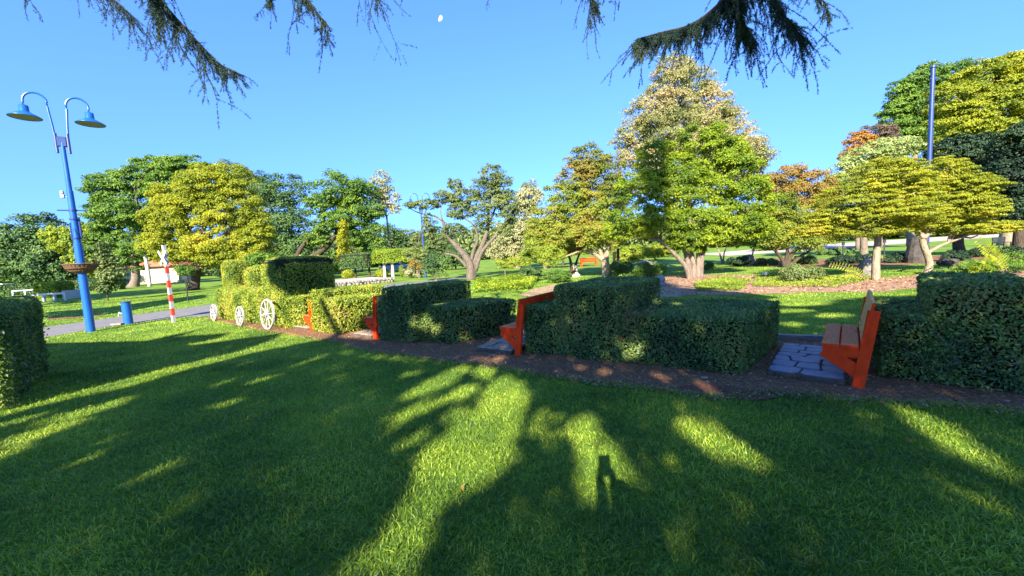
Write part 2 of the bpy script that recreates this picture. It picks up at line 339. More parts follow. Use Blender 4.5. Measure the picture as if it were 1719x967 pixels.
def lown(X, Y, s=1.0):
    return (np.sin(X*2.1*s+1.3*np.sin(Y*1.7*s))+np.sin(Y*2.9*s+2*np.sin(X*1.1*s)+1)+np.sin((X+Y)*5.3*s)*.5+np.sin((X-Y*1.3)*11*s)*.35)/2.8
SLABS = []
def frustum_pts(n, y0, y1, marg=.25):
    # uniform over the ground area between y0 and y1 inside the view wedge
    y = np.sqrt(rng.uniform(y0*y0, y1*y1, n)); x = rng.uniform(-1.62, 1.5, n)*y
    return x, y
def lawn_ok(X, Y, grow=0.0):
    ok = np.ones(len(X), bool)
    for pl in (MULCH, PATH, BED, SOILP, SANDY, BED2): ok &= ~in_poly(X, Y, pl)
    return ok
mb = MB()
for (y0, y1, dens, L, Wd, seg) in [(1.3, 2.6, 7500, .042, .0062, True), (2.6, 4.2, 5200, .040, .0070, True), (4.2, 6.5, 3000, .036, .0095, False), (6.5, 10, 1300, .036, .012, False), (10, 16, 420, .035, .02, False), (16, 28, 110, .035, .038, False)]:
    area = 3.12*(y1*y1-y0*y0)/2; n = int(area*dens)
    X, Y = frustum_pts(n, y0, y1); k = lawn_ok(X, Y); X, Y = X[k], Y[k]
    hn = 1+.3*lown(X, Y, 3.1)+.35*lown(X, Y, 11.0)+.25*lown(X+3, Y*1.3, 29.0)
    blades(mb, X, Y, L*np.clip(hn, .4, 2), Wd*rng.uniform(.7, 1.3, len(X)), .95, seg)
# stray blades lapping the mulch edge
e = spline(mulch_front, 1600); k = rng.integers(0, len(e), 9000); X = e[k, 0]+rng.normal(0, .035, 9000); Y = e[k, 1]+rng.normal(0, .035, 9000)
blades(mb, X, Y, np.full(9000, .04), np.full(9000, .006), .8, False, .008)
tag(mb.build('grass', M_grass), 'short mown green lawn grass', 'grass', kind='stuff')
# wood chips and litter
mb = MB()
n = 46000; X = rng.uniform(-10.5, 7, n); Y = rng.uniform(2, 15, n); k = in_poly(X, Y, MULCH); X, Y = X[k], Y[k]
k = rng.random(len(X)) < np.clip(7/np.maximum(Y, 1), .25, 1); X, Y = X[k], Y[k]
Pn = np.stack([X, Y, np.full(len(X), .018)+rng.uniform(0, .02, len(X))], 1)
leaves(mb, Pn, np.tile([0, 0, 1.], (len(X), 1)), .045, .014, .35, .1)
e = spline(mulch_front, 1600); k = rng.integers(0, len(e), 3500)
Pn = np.stack([e[k, 0]+rng.normal(0, .05, 3500), e[k, 1]+rng.normal(0, .05, 3500), np.full(3500, .02)], 1); leaves(mb, Pn, np.tile([0, 0, 1.], (3500, 1)), .04, .014, .5, .1)
tag(mb.build('bark_chips', M_chip), 'brown bark chips and litter under the hedges', 'mulch', kind='stuff')
mb = MB(); n = 9000; X = rng.uniform(3, 22, n); Y = rng.uniform(9, 20, n); k = in_poly(X, Y, BED); X, Y = X[k], Y[k]
leaves(mb, np.stack([X, Y, np.full(len(X), .02)], 1), np.tile([0, 0, 1.], (len(X), 1)), .09, .05, .4, .2)
tag(mb.build('leaf_litter', M_chip), 'fallen brown leaves on the bed under the trees', 'leaf litter', kind='stuff')
mb = MB(); n = 900; X, Y = frustum_pts(n, 2, 16); k = lawn_ok(X, Y); X, Y = X[k], Y[k]
leaves(mb, np.stack([X, Y, np.full(len(X), .036)], 1), np.tile([0, 0, 1.], (len(X), 1)), .045, .025, .5, .3)
tag(mb.build('fallen_leaves', L_rust), 'scattered fallen leaves on the lawn', 'fallen leaves', kind='stuff')

# ------------------------------------------------------------------ clipped hedges
def quadmap(c, s, t):
    A, B, Cc, D = [np.asarray(q, float)[:2] for q in c]
    s = s[:, None]; t = t[:, None]
    return A*(1-s)*(1-t)+B*s*(1-t)+Cc*s*t+D*(1-s)*t
def block_sample(c, z0, z1, r, dens, taper=0.0, crown=0.0):
    """random points and normals on a rounded clipped block over plan quad c (FL, FR, BR, BL)"""
    A, B, Cc, D = [np.asarray(q, float)[:2] for q in c]
    Lx = (np.linalg.norm(B-A)+np.linalg.norm(Cc-D))/2; Ly = (np.linalg.norm(D-A)+np.linalg.norm(Cc-B))/2; Lz = z1-z0
    ar = np.array([Lx*Ly, Lx*Lz, Lx*Lz, Ly*Lz, Ly*Lz]); n = rng.multinomial(int(ar.sum()*dens), ar/ar.sum())
    out = []
    for f, k in enumerate(n):
        a, b = rng.random(k), rng.random(k)
        if f == 0: p = np.stack([a*Lx, b*Ly, np.full(k, Lz)], 1)
        elif f == 1: p = np.stack([a*Lx, np.zeros(k), b*Lz], 1)
        elif f == 2: p = np.stack([a*Lx, np.full(k, Ly), b*Lz], 1)
        elif f == 3: p = np.stack([np.zeros(k), a*Ly, b*Lz], 1)
        else: p = np.stack([np.full(k, Lx), a*Ly, b*Lz], 1)
        out.append(p)
    p = np.vstack(out); dims = np.array([Lx, Ly, Lz])
    rr = min(r, Lx*.49, Ly*.49, Lz*.49)
    q = np.clip(p, [rr, rr, -9], dims-rr); d = nrm(p-q); p = q+d*rr
    return p, d, dims
def to_world(c, p, dims, z0, taper):
    s = p[:, 0]/dims[0]; t = p[:, 1]/dims[1]; h = p[:, 2]/dims[2]
    k = 1-taper*(1-h); s = .5+(s-.5)*k; t = .5+(t-.5)*k
    xy = quadmap(c, s, t); return np.c_[xy, z0+p[:, 2]]
def hedge(name, label, cat, blocks, Lf=.04, Wf=.02, dens=2600, m=None, group=None, parts=None, twigs=0, bronze=None, loose=1.0, leafpart='foliage'):
    """blocks: (corner quad, z0, z1, round, part name, extra)"""
    ctr = np.mean([np.mean(np.array(b[0])[:, :2], axis=0) for b in blocks], axis=0)
    root = empty(name, (ctr[0], ctr[1], 0), 0, label, cat, group)
    org = np.array([ctr[0], ctr[1], 0]); built = {}
    for bi, b in enumerate(blocks):
        c, z0, z1, r = b[:4]; pn = b[4] if len(b) > 4 else leafpart; tp = .035 if z0 < .05 else 0
        mbx = built.setdefault(pn, MB())
        ca = np.asarray(c, float); cc = ca.mean(0); L = np.linalg.norm(ca-cc, axis=1).mean()
        p, d, dims = block_sample(c, z0, z1, r, dens)
        A, B, Cc, D = [q[:2] for q in ca]
        ux = nrm(B-A); uy = nrm(D-A)
        N = d[:, :1]*np.r_[ux, 0]+d[:, 1:2]*np.r_[uy, 0]+d[:, 2:]*np.array([0, 0, 1.])
        W_ = to_world(c, p, dims, z0, tp)
        off = .013*loose*lown(W_[:, 0]*2+W_[:, 2]*1.7, W_[:, 1]*2-W_[:, 2], 2.0)+.009*loose*lown(W_[:, 0]*5+W_[:, 2]*3, W_[:, 1]*5+W_[:, 2]*4, 3.0)-np.abs(rng.normal(0, .022*loose, len(W_)))+.008
        W_ = W_+N*off[:, None]
        # drop what lies well inside a neighbouring block
        keep = W_[:, 2] > .02
        for bj, b2 in enumerate(blocks):
            if bj == bi: continue
            c2 = np.asarray(b2[0], float); m2 = c2.mean(0); cs = m2+(c2-m2)*.9
            keep &= ~(in_poly(W_[:, 0], W_[:, 1], cs) & (W_[:, 2] < b2[2]-.06) & (W_[:, 2] > b2[1]))
        W_, N = W_[keep], N[keep]
        mi = np.zeros(len(W_), bool)
        leaves(mbx, W_, N, Lf, Wf, .75, .22)
        if bronze:
            for (bx, by, bz, br, bn) in bronze:
                k = np.linalg.norm(W_-np.array([bx, by, bz]), axis=1) < br
                Q = W_[k][rng.integers(0, max(k.sum(), 1), bn)] if k.sum() else W_[:0]
                leaves(mbx, Q+rng.normal(0, .012, Q.shape), np.tile([0, 0, 1.], (len(Q), 1)), Lf*1.1, Wf, .9, .2, mi=2)
        # sprigs sticking out a little
        k = rng.random(len(W_)) < .022; Q = W_[k]+N[k]*rng.uniform(.01, .05, (k.sum(), 1))*loose
        leaves(mbx, Q, N[k], Lf*1.2, Wf, .6, .2)
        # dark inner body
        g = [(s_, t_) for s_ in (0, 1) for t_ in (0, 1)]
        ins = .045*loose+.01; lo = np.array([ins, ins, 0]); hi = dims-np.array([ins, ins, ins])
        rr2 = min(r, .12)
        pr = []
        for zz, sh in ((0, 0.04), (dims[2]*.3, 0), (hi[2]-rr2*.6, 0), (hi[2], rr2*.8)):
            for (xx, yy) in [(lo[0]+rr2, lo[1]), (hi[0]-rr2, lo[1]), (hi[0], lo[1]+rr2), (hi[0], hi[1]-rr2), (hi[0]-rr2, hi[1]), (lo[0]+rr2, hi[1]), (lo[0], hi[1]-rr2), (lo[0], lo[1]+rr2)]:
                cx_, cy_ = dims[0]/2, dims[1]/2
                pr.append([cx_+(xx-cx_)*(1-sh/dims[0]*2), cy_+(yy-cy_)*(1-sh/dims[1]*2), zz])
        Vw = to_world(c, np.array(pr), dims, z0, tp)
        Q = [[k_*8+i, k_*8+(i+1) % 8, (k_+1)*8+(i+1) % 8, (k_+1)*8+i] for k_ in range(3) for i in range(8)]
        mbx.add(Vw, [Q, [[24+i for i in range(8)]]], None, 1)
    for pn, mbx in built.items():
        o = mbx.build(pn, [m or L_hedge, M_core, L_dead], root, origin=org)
    for _ in range(twigs):
        tw = MB(); b = blocks[rng.integers(0, len(blocks))]; c = np.asarray(b[0], float)
        t = rng.random(); base = c[0]+(c[1]-c[0])*t if rng.random() < .7 else c[0]+(c[3]-c[0])*t*.6
        inw = nrm(c.mean(0)-base); dd = nrm(np.r_[rng.normal(0, .35, 2), rng.uniform(.5, 1)])
        pts = [np.r_[base-inw*rng.uniform(-.01, .03)+inw*.06, rng.uniform(.05, b[2]*.5)]]
        for q in range(8):
            dd = nrm(dd+np.r_[rng.normal(0, .4, 2)-inw*.04, rng.normal(0, .35)]); pts.append(pts[-1]+dd*rng.uniform(.04, .08))
        pts = np.array(pts); pts[:, 2] = np.clip(pts[:, 2], .05, b[2]-.05)
        tube(tw, spline(pts, 16), np.linspace(.005, .0018, 16), 5); tw.build('woody_stem', B_twig, root, origin=org)
    return root
GC = 'hedges clipped in the shape of a train'
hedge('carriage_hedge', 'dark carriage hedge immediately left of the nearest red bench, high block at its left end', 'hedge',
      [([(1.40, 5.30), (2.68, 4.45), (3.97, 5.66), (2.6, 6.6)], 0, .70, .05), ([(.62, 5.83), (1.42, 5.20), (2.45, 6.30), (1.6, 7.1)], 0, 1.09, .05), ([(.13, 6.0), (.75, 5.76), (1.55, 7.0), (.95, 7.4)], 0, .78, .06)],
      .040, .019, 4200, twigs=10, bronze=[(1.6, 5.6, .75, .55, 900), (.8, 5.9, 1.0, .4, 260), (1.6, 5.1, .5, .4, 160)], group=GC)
hedge('carriage_hedge', 'stepped dark hedge directly left of the middle red bench, small sunny patch on it', 'hedge',
      [([(-1.95, 7.5), (-1.16, 6.95), (.08, 7.75), (-.7, 8.4)], 0, .70, .06), ([(-2.6, 7.6), (-1.95, 7.25), (-.88, 8.4), (-1.6, 8.9)], 0, 1.08, .05), ([(-2.80, 7.80), (-2.3, 7.42), (-1.5, 8.6), (-2.15, 9.1)], 0, .87, .05)],
      .045, .022, 2900, group=GC)
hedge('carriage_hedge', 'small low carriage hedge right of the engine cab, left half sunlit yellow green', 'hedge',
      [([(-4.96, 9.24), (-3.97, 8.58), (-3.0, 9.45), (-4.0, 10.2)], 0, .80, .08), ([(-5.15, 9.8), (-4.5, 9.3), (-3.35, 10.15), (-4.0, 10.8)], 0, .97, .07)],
      .05, .026, 2300, m=L_hedge_sun, group=GC)
hedge('carriage_hedge', 'tall dark hedge at the right edge with bare twisting stems showing', 'hedge',
      [([(4.02, 4.17), (4.45, 3.80), (5.3, 4.8), (4.9, 5.2)], 0, .73, .06), ([(4.28, 3.95), (4.83, 3.44), (5.85, 4.5), (5.3, 5.0)], 0, 1.07, .06)],
      .040, .019, 4200, twigs=34, bronze=[(4.7, 3.8, 1.1, .4, 300)], loose=1.5, group=GC)
# locomotive
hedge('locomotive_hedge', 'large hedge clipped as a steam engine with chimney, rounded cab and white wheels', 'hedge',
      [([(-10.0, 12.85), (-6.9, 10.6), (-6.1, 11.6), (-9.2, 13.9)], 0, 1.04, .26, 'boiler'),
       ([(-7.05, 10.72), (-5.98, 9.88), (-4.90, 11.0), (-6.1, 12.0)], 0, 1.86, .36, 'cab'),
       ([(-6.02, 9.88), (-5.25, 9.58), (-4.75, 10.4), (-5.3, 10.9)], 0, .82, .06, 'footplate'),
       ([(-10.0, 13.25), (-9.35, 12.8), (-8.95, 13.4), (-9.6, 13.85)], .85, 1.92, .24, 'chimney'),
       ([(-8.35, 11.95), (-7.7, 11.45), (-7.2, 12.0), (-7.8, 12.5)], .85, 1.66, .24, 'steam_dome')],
      .05, .026, 2600, m=L_hedge_sun, loose=1.0, group=GC)
hedge('boundary_hedge', 'tall dense clipped hedge at the left edge of the picture, leaves lit on top', 'hedge',
      [([(-12.0, 3.9), (-6.15, 4.6), (-8.25, 6.75), (-12.5, 7.5)], 0, 1.33, .25)], .045, .028, 2300, m=leafmat('hedge_leaf_mid', [(.03, .07, .012), (.06, .12, .016), (.11, .17, .02), (.19, .23, .03)], trans=.3, rough=.4, spec=.5, clump=1.8), loose=1.8)

# ------------------------------------------------------------------ benches
def bench_mesh(label, base, vdir, length=1.25):
    v = nrm(np.array([*vdir, 0.])); u = np.array([v[1], -v[0], 0]); rz = math.atan2(u[1], u[0])
    root = empty('park_bench', (base[0], base[1], 0), rz, label, 'bench', 'red benches between the hedges')
    # local frame: x = u (towards the back of the bench), y = v (along), z up
    lean = .135
    for y in (0.0, length-.08):
        pb = MB()
        ang = lean; Mr = [[cos(ang), 0, -sin(ang)], [0, 1, 0], [sin(ang), 0, cos(ang)]]
        Lp = .86; c = np.array([0, y+.03, 0])+np.array([sin(ang), 0, cos(ang)])*(Lp/2-.03)
        box(pb, c, (.10, .055, Lp), Mr, bev=.003); pb.build('post', M_red, root)
        br = MB()
        # bearer under the seat
        box(br, (-.145, y+.032, .375), (.30, .045, .115), bev=.003)
        a = np.array([-.275, 0, .36]); b_ = np.array([.0, 0, .16]); d = nrm(b_-a); th = math.atan2(-(d[2]), d[0])
        M2 = [[cos(th), 0, -sin(th)], [0, 1, 0], [sin(th), 0, cos(th)]]
        box(br, (a+b_)/2+np.array([0, y+.032, .005]), (np.linalg.norm(b_-a)+.02, .041, .135), M2, bev=.005)
        br.build('bracket', M_red, root)
    for k in range(2):
        s = MB(); x0 = -.30+k*.158
        box(s, (x0+.072, length/2, .442), (.142, length+.03, .026), bev=.004); o = s.build('seat_slat', [M_slat], root)
        e2 = MB(); box(e2, (x0+.072, -.0175, .442), (.1425, .004, .0262), bev=0); 
        box(e2, (x0+.0, length/2, .442), (.004, length+.03, .0262)); e2.build('slat_edge', M_red, o)
    for k in range(3):
        s = MB(); h = .545+k*.148; ang = lean+.05; Mr = [[cos(ang), 0, -sin(ang)], [0, 1, 0], [sin(ang), 0, cos(ang)]]
        x = -.052+math.tan(ang)*(h-.0)-.01
        box(s, (x, length/2, h), (.026, length+.03, .138), Mr, bev=.004); o = s.build('back_slat', M_slatb, root)
        r2 = MB(); box(r2, np.array([x, length/2, h])+np.array([cos(ang), 0, -sin(ang)])*.0145, (.003, length+.028, .134), Mr); box(r2, (x, -.0175, h), (.027, .004, .139), Mr); r2.build('painted_back', M_red, o)
    return root
def stone_slab(label, base, vdir, u0=-.80, u1=-.10, v0=-.02, v1=1.5, z=.085):
    v = nrm(np.array([*vdir, 0.])); u = np.array([v[1], -v[0], 0]); rz = math.atan2(u[1], u[0])
    root = empty('stone_paving', (base[0], base[1], 0), rz, label, 'paving', 'stone pads in front of the benches')
    mb = MB(); box(mb, ((u0+u1)/2, (v0+v1)/2, z/2-.01), (u1-u0, v1-v0, z), bev=.012); mb.build('base', M_mortar, root)
    mb = MB(); v = v0; row = 0
    while v < v1-.08:
        dv_ = min(rng.uniform(.15, .30), v1-v);  dv_ = v1-v if v1-v-dv_ < .1 else dv_
        cuts = [u0]
        while cuts[-1] < u1-.2: cuts.append(cuts[-1]+rng.uniform(.16, .36))
        cuts = [c for c in cuts if c < u1-.12]+[u1]
        sk0, sk1 = [np.r_[0, rng.normal(0, .03, len(cuts)-2), 0] for _ in range(2)]
        for i in range(len(cuts)-1):
            q = np.array([[cuts[i]+sk0[i], v], [cuts[i+1]+sk0[i+1], v+rng.normal(0, .008)], [cuts[i+1]+sk1[i+1], v+dv_+rng.normal(0, .008)], [cuts[i]+sk1[i], v+dv_]])
            m_ = q.mean(0); hd = np.abs(q-m_).max(0); q = m_+(q-m_)*(1-.011/np.maximum(hd, .02))
            # knock the corners off: 8-gon
            o8 = []
            for a in range(4):
                p, nx = q[a], q[(a+1) % 4]; e_ = rng.uniform(.06, .2); o8 += [p+(nx-p)*e_, p+(nx-p)*(1-rng.uniform(.06, .2))]
            q = np.array(o8); zt = z+.004+rng.normal(0, .004); tq = m_+(q-m_)*.95; n8 = 8
            V = np.vstack([np.c_[q, np.full(n8, z-.02)], np.c_[q, np.full(n8, zt-.006)], np.c_[tq, zt+rng.normal(0, .0015, n8)]])
            mb.add(V, [[[L_*8+a, L_*8+(a+1) % 8, (L_+1)*8+(a+1) % 8, (L_+1)*8+a] for L_ in (0, 1) for a in range(8)], [list(range(16, 24))]], rng.random())
        v += dv_; row += 1
    mb.build('flagstone', M_stone if label.startswith('grey') else M_sandst, root)
    return root
BN = [((3.57, 3.92), (.66, .75), 'nearest red timber bench at right, seat boards and flagstones visible'),
      ((.02, 5.94), (.56, .83), 'middle red bench, its back rail running right behind the tall hedge'),
      ((-2.90, 7.86), (.58, .81), 'red bench end between the small sunlit hedge and the stepped dark hedge'),
      ((-4.95, 9.26), (.58, .81), 'farthest red bench, half hidden beside the cab of the engine hedge')]
for (b, v, l) in BN:
    o = bench_mesh(l, b, v)
    if l.startswith('farthest'): o.scale = (1, 1, .84)
SL = ['grey blue flagstone pad in front of the nearest red bench', 'stone pad under the seat of the middle red bench', 'stone pad beside the small sunlit hedge and its bench', 'stone pad at the foot of the farthest red bench']
for (b, v, l), s in zip(BN, SL): stone_slab(s, b, v)

# ------------------------------------------------------------------ wagon wheels
def wheel(label, bottom, dia, ns):
    r = dia/2; rz = math.atan2(-.59, .81)
    root = empty('wagon_wheel', (bottom[0], bottom[1], 0), rz, label, 'wheel', 'white wheels on the engine hedge')
    root.rotation_euler = (radians(-5), 0, rz)
    a = np.linspace(0, 2*pi, 33)[:-1]
    def ringmesh(ro, ri, t):
        m_ = MB(); n = len(a); V = []
        for (rr, y) in ((ro, -t), (ro, t), (ri, t), (ri, -t)): V += [(rr*cos(q), y, r+rr*sin(q)) for q in a]
        Q = [[k*n+i, k*n+(i+1) % n, ((k+1) % 4)*n+(i+1) % n, ((k+1) % 4)*n+i] for k in range(4) for i in range(n)]
        m_.add(V, [Q]); return m_
    ringmesh(r, r*.89, .018).build('rim', M_wheel, root)
    h = MB(); tube(h, [(0, -.05, r), (0, .05, r)], [r*.17, r*.17], 16); tube(h, [(0, -.09, r), (0, -.045, r)], [r*.08, r*.10], 12); h.build('hub', M_wheel, root)
    for k in range(ns):
        q = k*2*pi/ns+.15; s = MB(); tube(s, [(r*.12*cos(q), 0, r+r*.12*sin(q)), (r*.9*cos(q), 0, r+r*.9*sin(q))], [.015, .011], 6); s.build('spoke', M_wheel, root)
wheel('big white spoked wheel under the cab of the engine hedge', G(455, 552)[:2]+np.array([-.03, -.1]), .80, 10)
wheel('small white spoked wheel, middle one of three on the engine hedge', G(408, 546)[:2]+np.array([-.03, -.08]), .56, 10)
wheel('small white spoked wheel at the front end of the engine hedge', G(364, 538)[:2]+np.array([-.03, -.08]), .54, 10)

# ------------------------------------------------------------------ lamp posts
def lamp_post(label, base, rz, h=7.0, near=True, m=None, arm=(.30, .33)):
    m = m or M_blue
    root = empty('lamp_post', (base[0], base[1], 0), rz, label, 'lamp post', 'double armed lamp posts')
    hp = h-1.55
    p = MB(); tube(p, [(0, 0, 0), (0, 0, 2.6), (0, 0, 2.61), (0, 0, 4.1), (0, 0, 4.11), (0, 0, hp)], [.100, .092, .080, .070, .058, .048], 20); p.build('pole', m, root)
    j = MB(); box(j, (0, 0, hp+.02), (.20, .09, .28), bev=.02)
    for s in (-1, 1): tube(j, [(s*.12, 0, hp-.3), (s*.12, 0, hp+.25)], [.035, .035], 10)
    j.build('bracket', M_dblue if near else m, root)
    for s in (-1, 1):
        a = MB(); R = arm[0]; ks = arm[1]/.33
        pts = [(s*.12, 0, hp-.1), (s*.14, 0, hp+.4), (s*.18, 0, hp+.9)]+[(s*(.18+R-R*cos(t)), 0, hp+1.05+R*sin(t)*1.1) for t in np.linspace(.1, pi-.15, 9)]+[(s*(.18+2*R), 0, hp+.95)]
        pts = np.array(pts); tube(a, spline(pts, 34), .026, 10); a.build('arm', m, root)
        L_ = MB(); c = (s*(.18+2*R), 0, hp+.60)
        lathe(L_, [(r__*ks, z__) for r__, z__ in [(0.0, .33), (.06, .33), (.095, .31), (.10, .16), (.12, .135), (.31, .02), (.33, 0), (.325, -.01), (.30, .012), (.12, .12), (0, .13)]], c, 28)
        o = L_.build('lamp_shade', [m], root, smooth=True)
        g = MB(); lathe(g, [(0, .022), (.20, .014), (.298, .006), (.298, .0), (.0, .012)], c, 24); g.build('diffuser', M_under, o)
    if near:
        b = MB(); box(b, (-.15, 0, 3.95), (.09, .08, .12), bev=.02); tube(b, [(-.12, 0, 3.93), (0, 0, 3.93)], [.015, .015], 8); lathe(b, [(0, .08), (.04, .07), (.045, 0), (0, -.03)], (-.15, -.02, 4.02), 12); b.build('sensor', M_white, root)
        b = MB(); tube(b, [(-.30, 0, 3.55), (.30, 0, 3.55)], [.018, .018], 8); lathe(b, [(.07, .03), (.085, .03), (.085, -.03), (.07, -.03)], (0, 0, 3.55), 20); b.build('hanger_bar', M_dblue, root)
        b = MB(); box(b, (.095, 0, 3.05), (.045, .07, .62), bev=.01); box(b, (-.09, 0, 2.95), (.03, .06, .5), bev=.01)
        for zz in (2.75, 3.3): lathe(b, [(.08, .02), (.098, .02), (.098, -.02), (.08, -.02)], (0, 0, zz), 20)
        b.build('clamp', M_dblue, root)
    return root
LB = G(153, 557)
lamp_post('tall blue double lamp post with a wire basket, by the path at left', LB, .62, 7.0, arm=(.22, .32))
L2 = G(714, 462); L2 = P(714, 455, 33); L2[2] = 0
lamp_post('distant blue grey double lamp post behind the bare branched tree', L2, .2, 7.3, False, M_dblue)
# wire basket around the pole
root = empty('hanging_basket', (LB[0], LB[1], 1.75), 0, 'round brown wire flower basket clamped around the blue lamp post', 'basket')
b = MB(); R = .37
for k in range(4):
    rr = [.15, .25, .32, R][k]; z = [0, .06, .14, .26][k]; a = np.linspace(0, 2*pi, 33); tube(b, np.stack([rr*np.cos(a), rr*np.sin(a), np.full(33, z)], 1), .007 if k < 3 else .012, 6)
for k in range(28):
    a = k*2*pi/28; tube(b, [(r_*cos(a), r_*sin(a), z_) for r_, z_ in ((.11, -.01), (.15, 0), (.25, .06), (.32, .14), (R, .26))], .005, 5)
b.build('wire_frame', M_wire, root)
b = MB(); lathe(b, [(.10, 0.0), (.15, .012), (.24, .072), (.31, .152), (.355, .245), (.33, .23), (.10, .19)], n=32); b.build('liner', M_coir, root)
b = MB()
for k in range(4):
    a = k*pi/2+.4; tube(b, [(R*cos(a), R*sin(a), .26), (.10*cos(a), .10*sin(a), 1.28)], .005, 5)
b.build('chain', M_black, root)
# blue bollard with tap
bb = G(216, 544); root = empty('drinking_post', (bb[0], bb[1], 0), .0, 'short blue round post with a small white tap beside the path', 'bollard')
b = MB(); lathe(b, [(0, 0), (.12, 0), (.12, .72), (.112, .74), (0, .74)], n=24); b.build('body', M_blue, root); 
b = MB(); lathe(b, [(.121, .71), (.128, .71), (.128, .745), (.0, .75)], n=24); b.build('cap', M_dblue, root)
b = MB(); tube(b, spline([(-.10, -.05, .36), (-.16, -.08, .38), (-.19, -.09, .34), (-.19, -.09, .28)], 10), .016, 8); box(b, (-.16, -.08, .41), (.06, .025, .02)); b.build('tap', M_white, root)
b = MB(); box(b, (-.2, -.1, .04), (.34, .26, .06), bev=.01); b.build('drain_block', M_kerb, root)
# striped crossing sign
sb = G(292, 541); root = empty('crossing_sign', (sb[0], sb[1], 0), radians(8), 'red and white striped railway crossing post with a white cross board', 'crossing sign')
b = MB(); n = 11; hh = 2.5
for k in range(n): box(b, (0, 0, hh/n*(k+.5)), (.085, .085, hh/n-.001), bev=0, mi=(k+1) % 2 if k < n-2 else 1)
b.build('post', [M_rpaint, M_white], root)
# painted wear stays in the material; bands: index0 red, index1 white
for s, nm in ((1, 'a'), (-1, 'b')):
    c_ = MB(); th = s*radians(48); Mr = [[cos(th), 0, -sin(th)], [0, 1, 0], [sin(th), 0, cos(th)]]
    box(c_, (-.02, -.056-(.018 if s > 0 else 0), 2.10), (.58, .014, .09), Mr, bev=.003); c_.build('cross_board', M_white, root)
root.rotation_euler = (0, radians(0), radians(-24))
# thin dark sign pole
tb = G(316, 506); root = empty('sign_pole', (tb[0], tb[1], 0), 0, 'thin dark pole standing on the far lawn right of the striped post', 'pole')
b = MB(); tube(b, [(0, 0, 0), (0, 0, 1.35)], .03, 8); b.build('shaft', M_black, root); b = MB(); box(b, (0, -.035, 1.30), (.26, .02, .18), bev=.01); b.build('plate', M_black, root)
# tall blue mast behind the maples
mp_ = P(1563, 300, 20); tp = P(1568, 113, 20)
root = empty('blue_mast', (tp[0]-.05, 20, 0), 0, 'tall plain dark blue mast rising behind the yellow maples', 'mast')
b = MB(); tube(b, [(0, 0, 0), (0, 0, 5), (0, 0, 5.01), (0, 0, tp[2])], [.11, .105, .095, .085], 16); b.build('pole', M_dblue, root)
b = MB(); box(b, (.08, 0, tp[2]-.55), (.42, .08, .08), bev=.01); b.build('cross_arm', M_dblue, root)
b = MB(); lathe(b, [(0, .06), (.13, .05), (.13, -.02), (0, -.02)], (0, 0, tp[2]), 16); b.build('cap', M_dblue, root)

# ------------------------------------------------------------------ trees
def crown_leaves(mb, ells, D, Lw, n_tot, flat=.8, clr=.28, cover=.75, up=.5, spread=.7, down=0, droop=0, fill=.22):
    ells = [(*e[:3], *(np.array(e[3:6])*1.10)) for e in ells]; n_fill = int(n_tot*fill)
    vol = np.array([e[3]*e[4]*e[5] for e in ells])**(2/3); vol /= vol.sum(); cl = []
    for e, v in zip(ells, vol):
        c = np.array(e[:3]); R = np.array(e[3:6]); n = int(n_tot*v)
        nf = int(n_fill*v); q = nrm(rng.normal(size=(nf, 3))); rf = rng.random((nf, 1))**.45
        pf = c+q*R*rf*(.93+.10*lown(q[:, 0]*3+c[0], q[:, 1]*3+q[:, 2]*4, 1.0))[:, None]
        leaves(mb, pf, q+np.array([0, 0, up]), Lw*.95, Lw*.6, spread, .25, down=down)
        c = np.array(e[:3]); rm = (R[0]*R[1]*R[2])**(1/3)
        rc = clr*rm; K = max(9, int(cover*22*(rm/rc)**2/4))
        d = nrm(rng.normal(size=(K, 3))); d[:, 1] = np.where(rng.random(K) < .62, -np.abs(d[:, 1]), d[:, 1])
        rad = rng.uniform(.45, 1.0, (K, 1))**.6
        cc = c+d*R*rad; rk = rc*rng.uniform(.6, 1.3, K)
        w_ = rk**2; w_ /= w_.sum(); nk = rng.multinomial(n, w_)
        idx = np.repeat(np.arange(K), nk)
        q = nrm(rng.normal(size=(len(idx), 3))); q[:, 2] = np.where(q[:, 2] < -.3, -q[:, 2]*.6, q[:, 2]); rr = rng.uniform(0.35, 1.08, (len(idx), 1))**.5
        pos = cc[idx]+q*rr*rk[idx][:, None]*np.array([1, 1, flat])
        if droop: pos[:, 2] -= droop*rng.random(len(idx))**2*rk[idx]
        N = q+nrm((pos-c)/R)*.5+np.array([0, 0, up])
        leaves(mb, pos, N, Lw, Lw*.6, spread, .25, rnd=np.clip(rng.random(len(idx))*.7+rng.random(K)[idx]*.3, 0, 1), down=down)
        cl.append((c, cc))
    return cl
def limb(mb, a, b, r0, r1, bend=.12, n=9, k=7):
    a = np.asarray(a, float); b = np.asarray(b, float); L = np.linalg.norm(b-a)
    m1 = a+(b-a)*.35+rng.normal(0, bend*L, 3)*.5+np.array([0, 0, bend*L*.6]); m2 = a+(b-a)*.7+rng.normal(0, bend*L, 3)*.5
    tube(mb, spline([a, m1, m2, b], n), np.linspace(r0, r1, n), k); return m1, m2
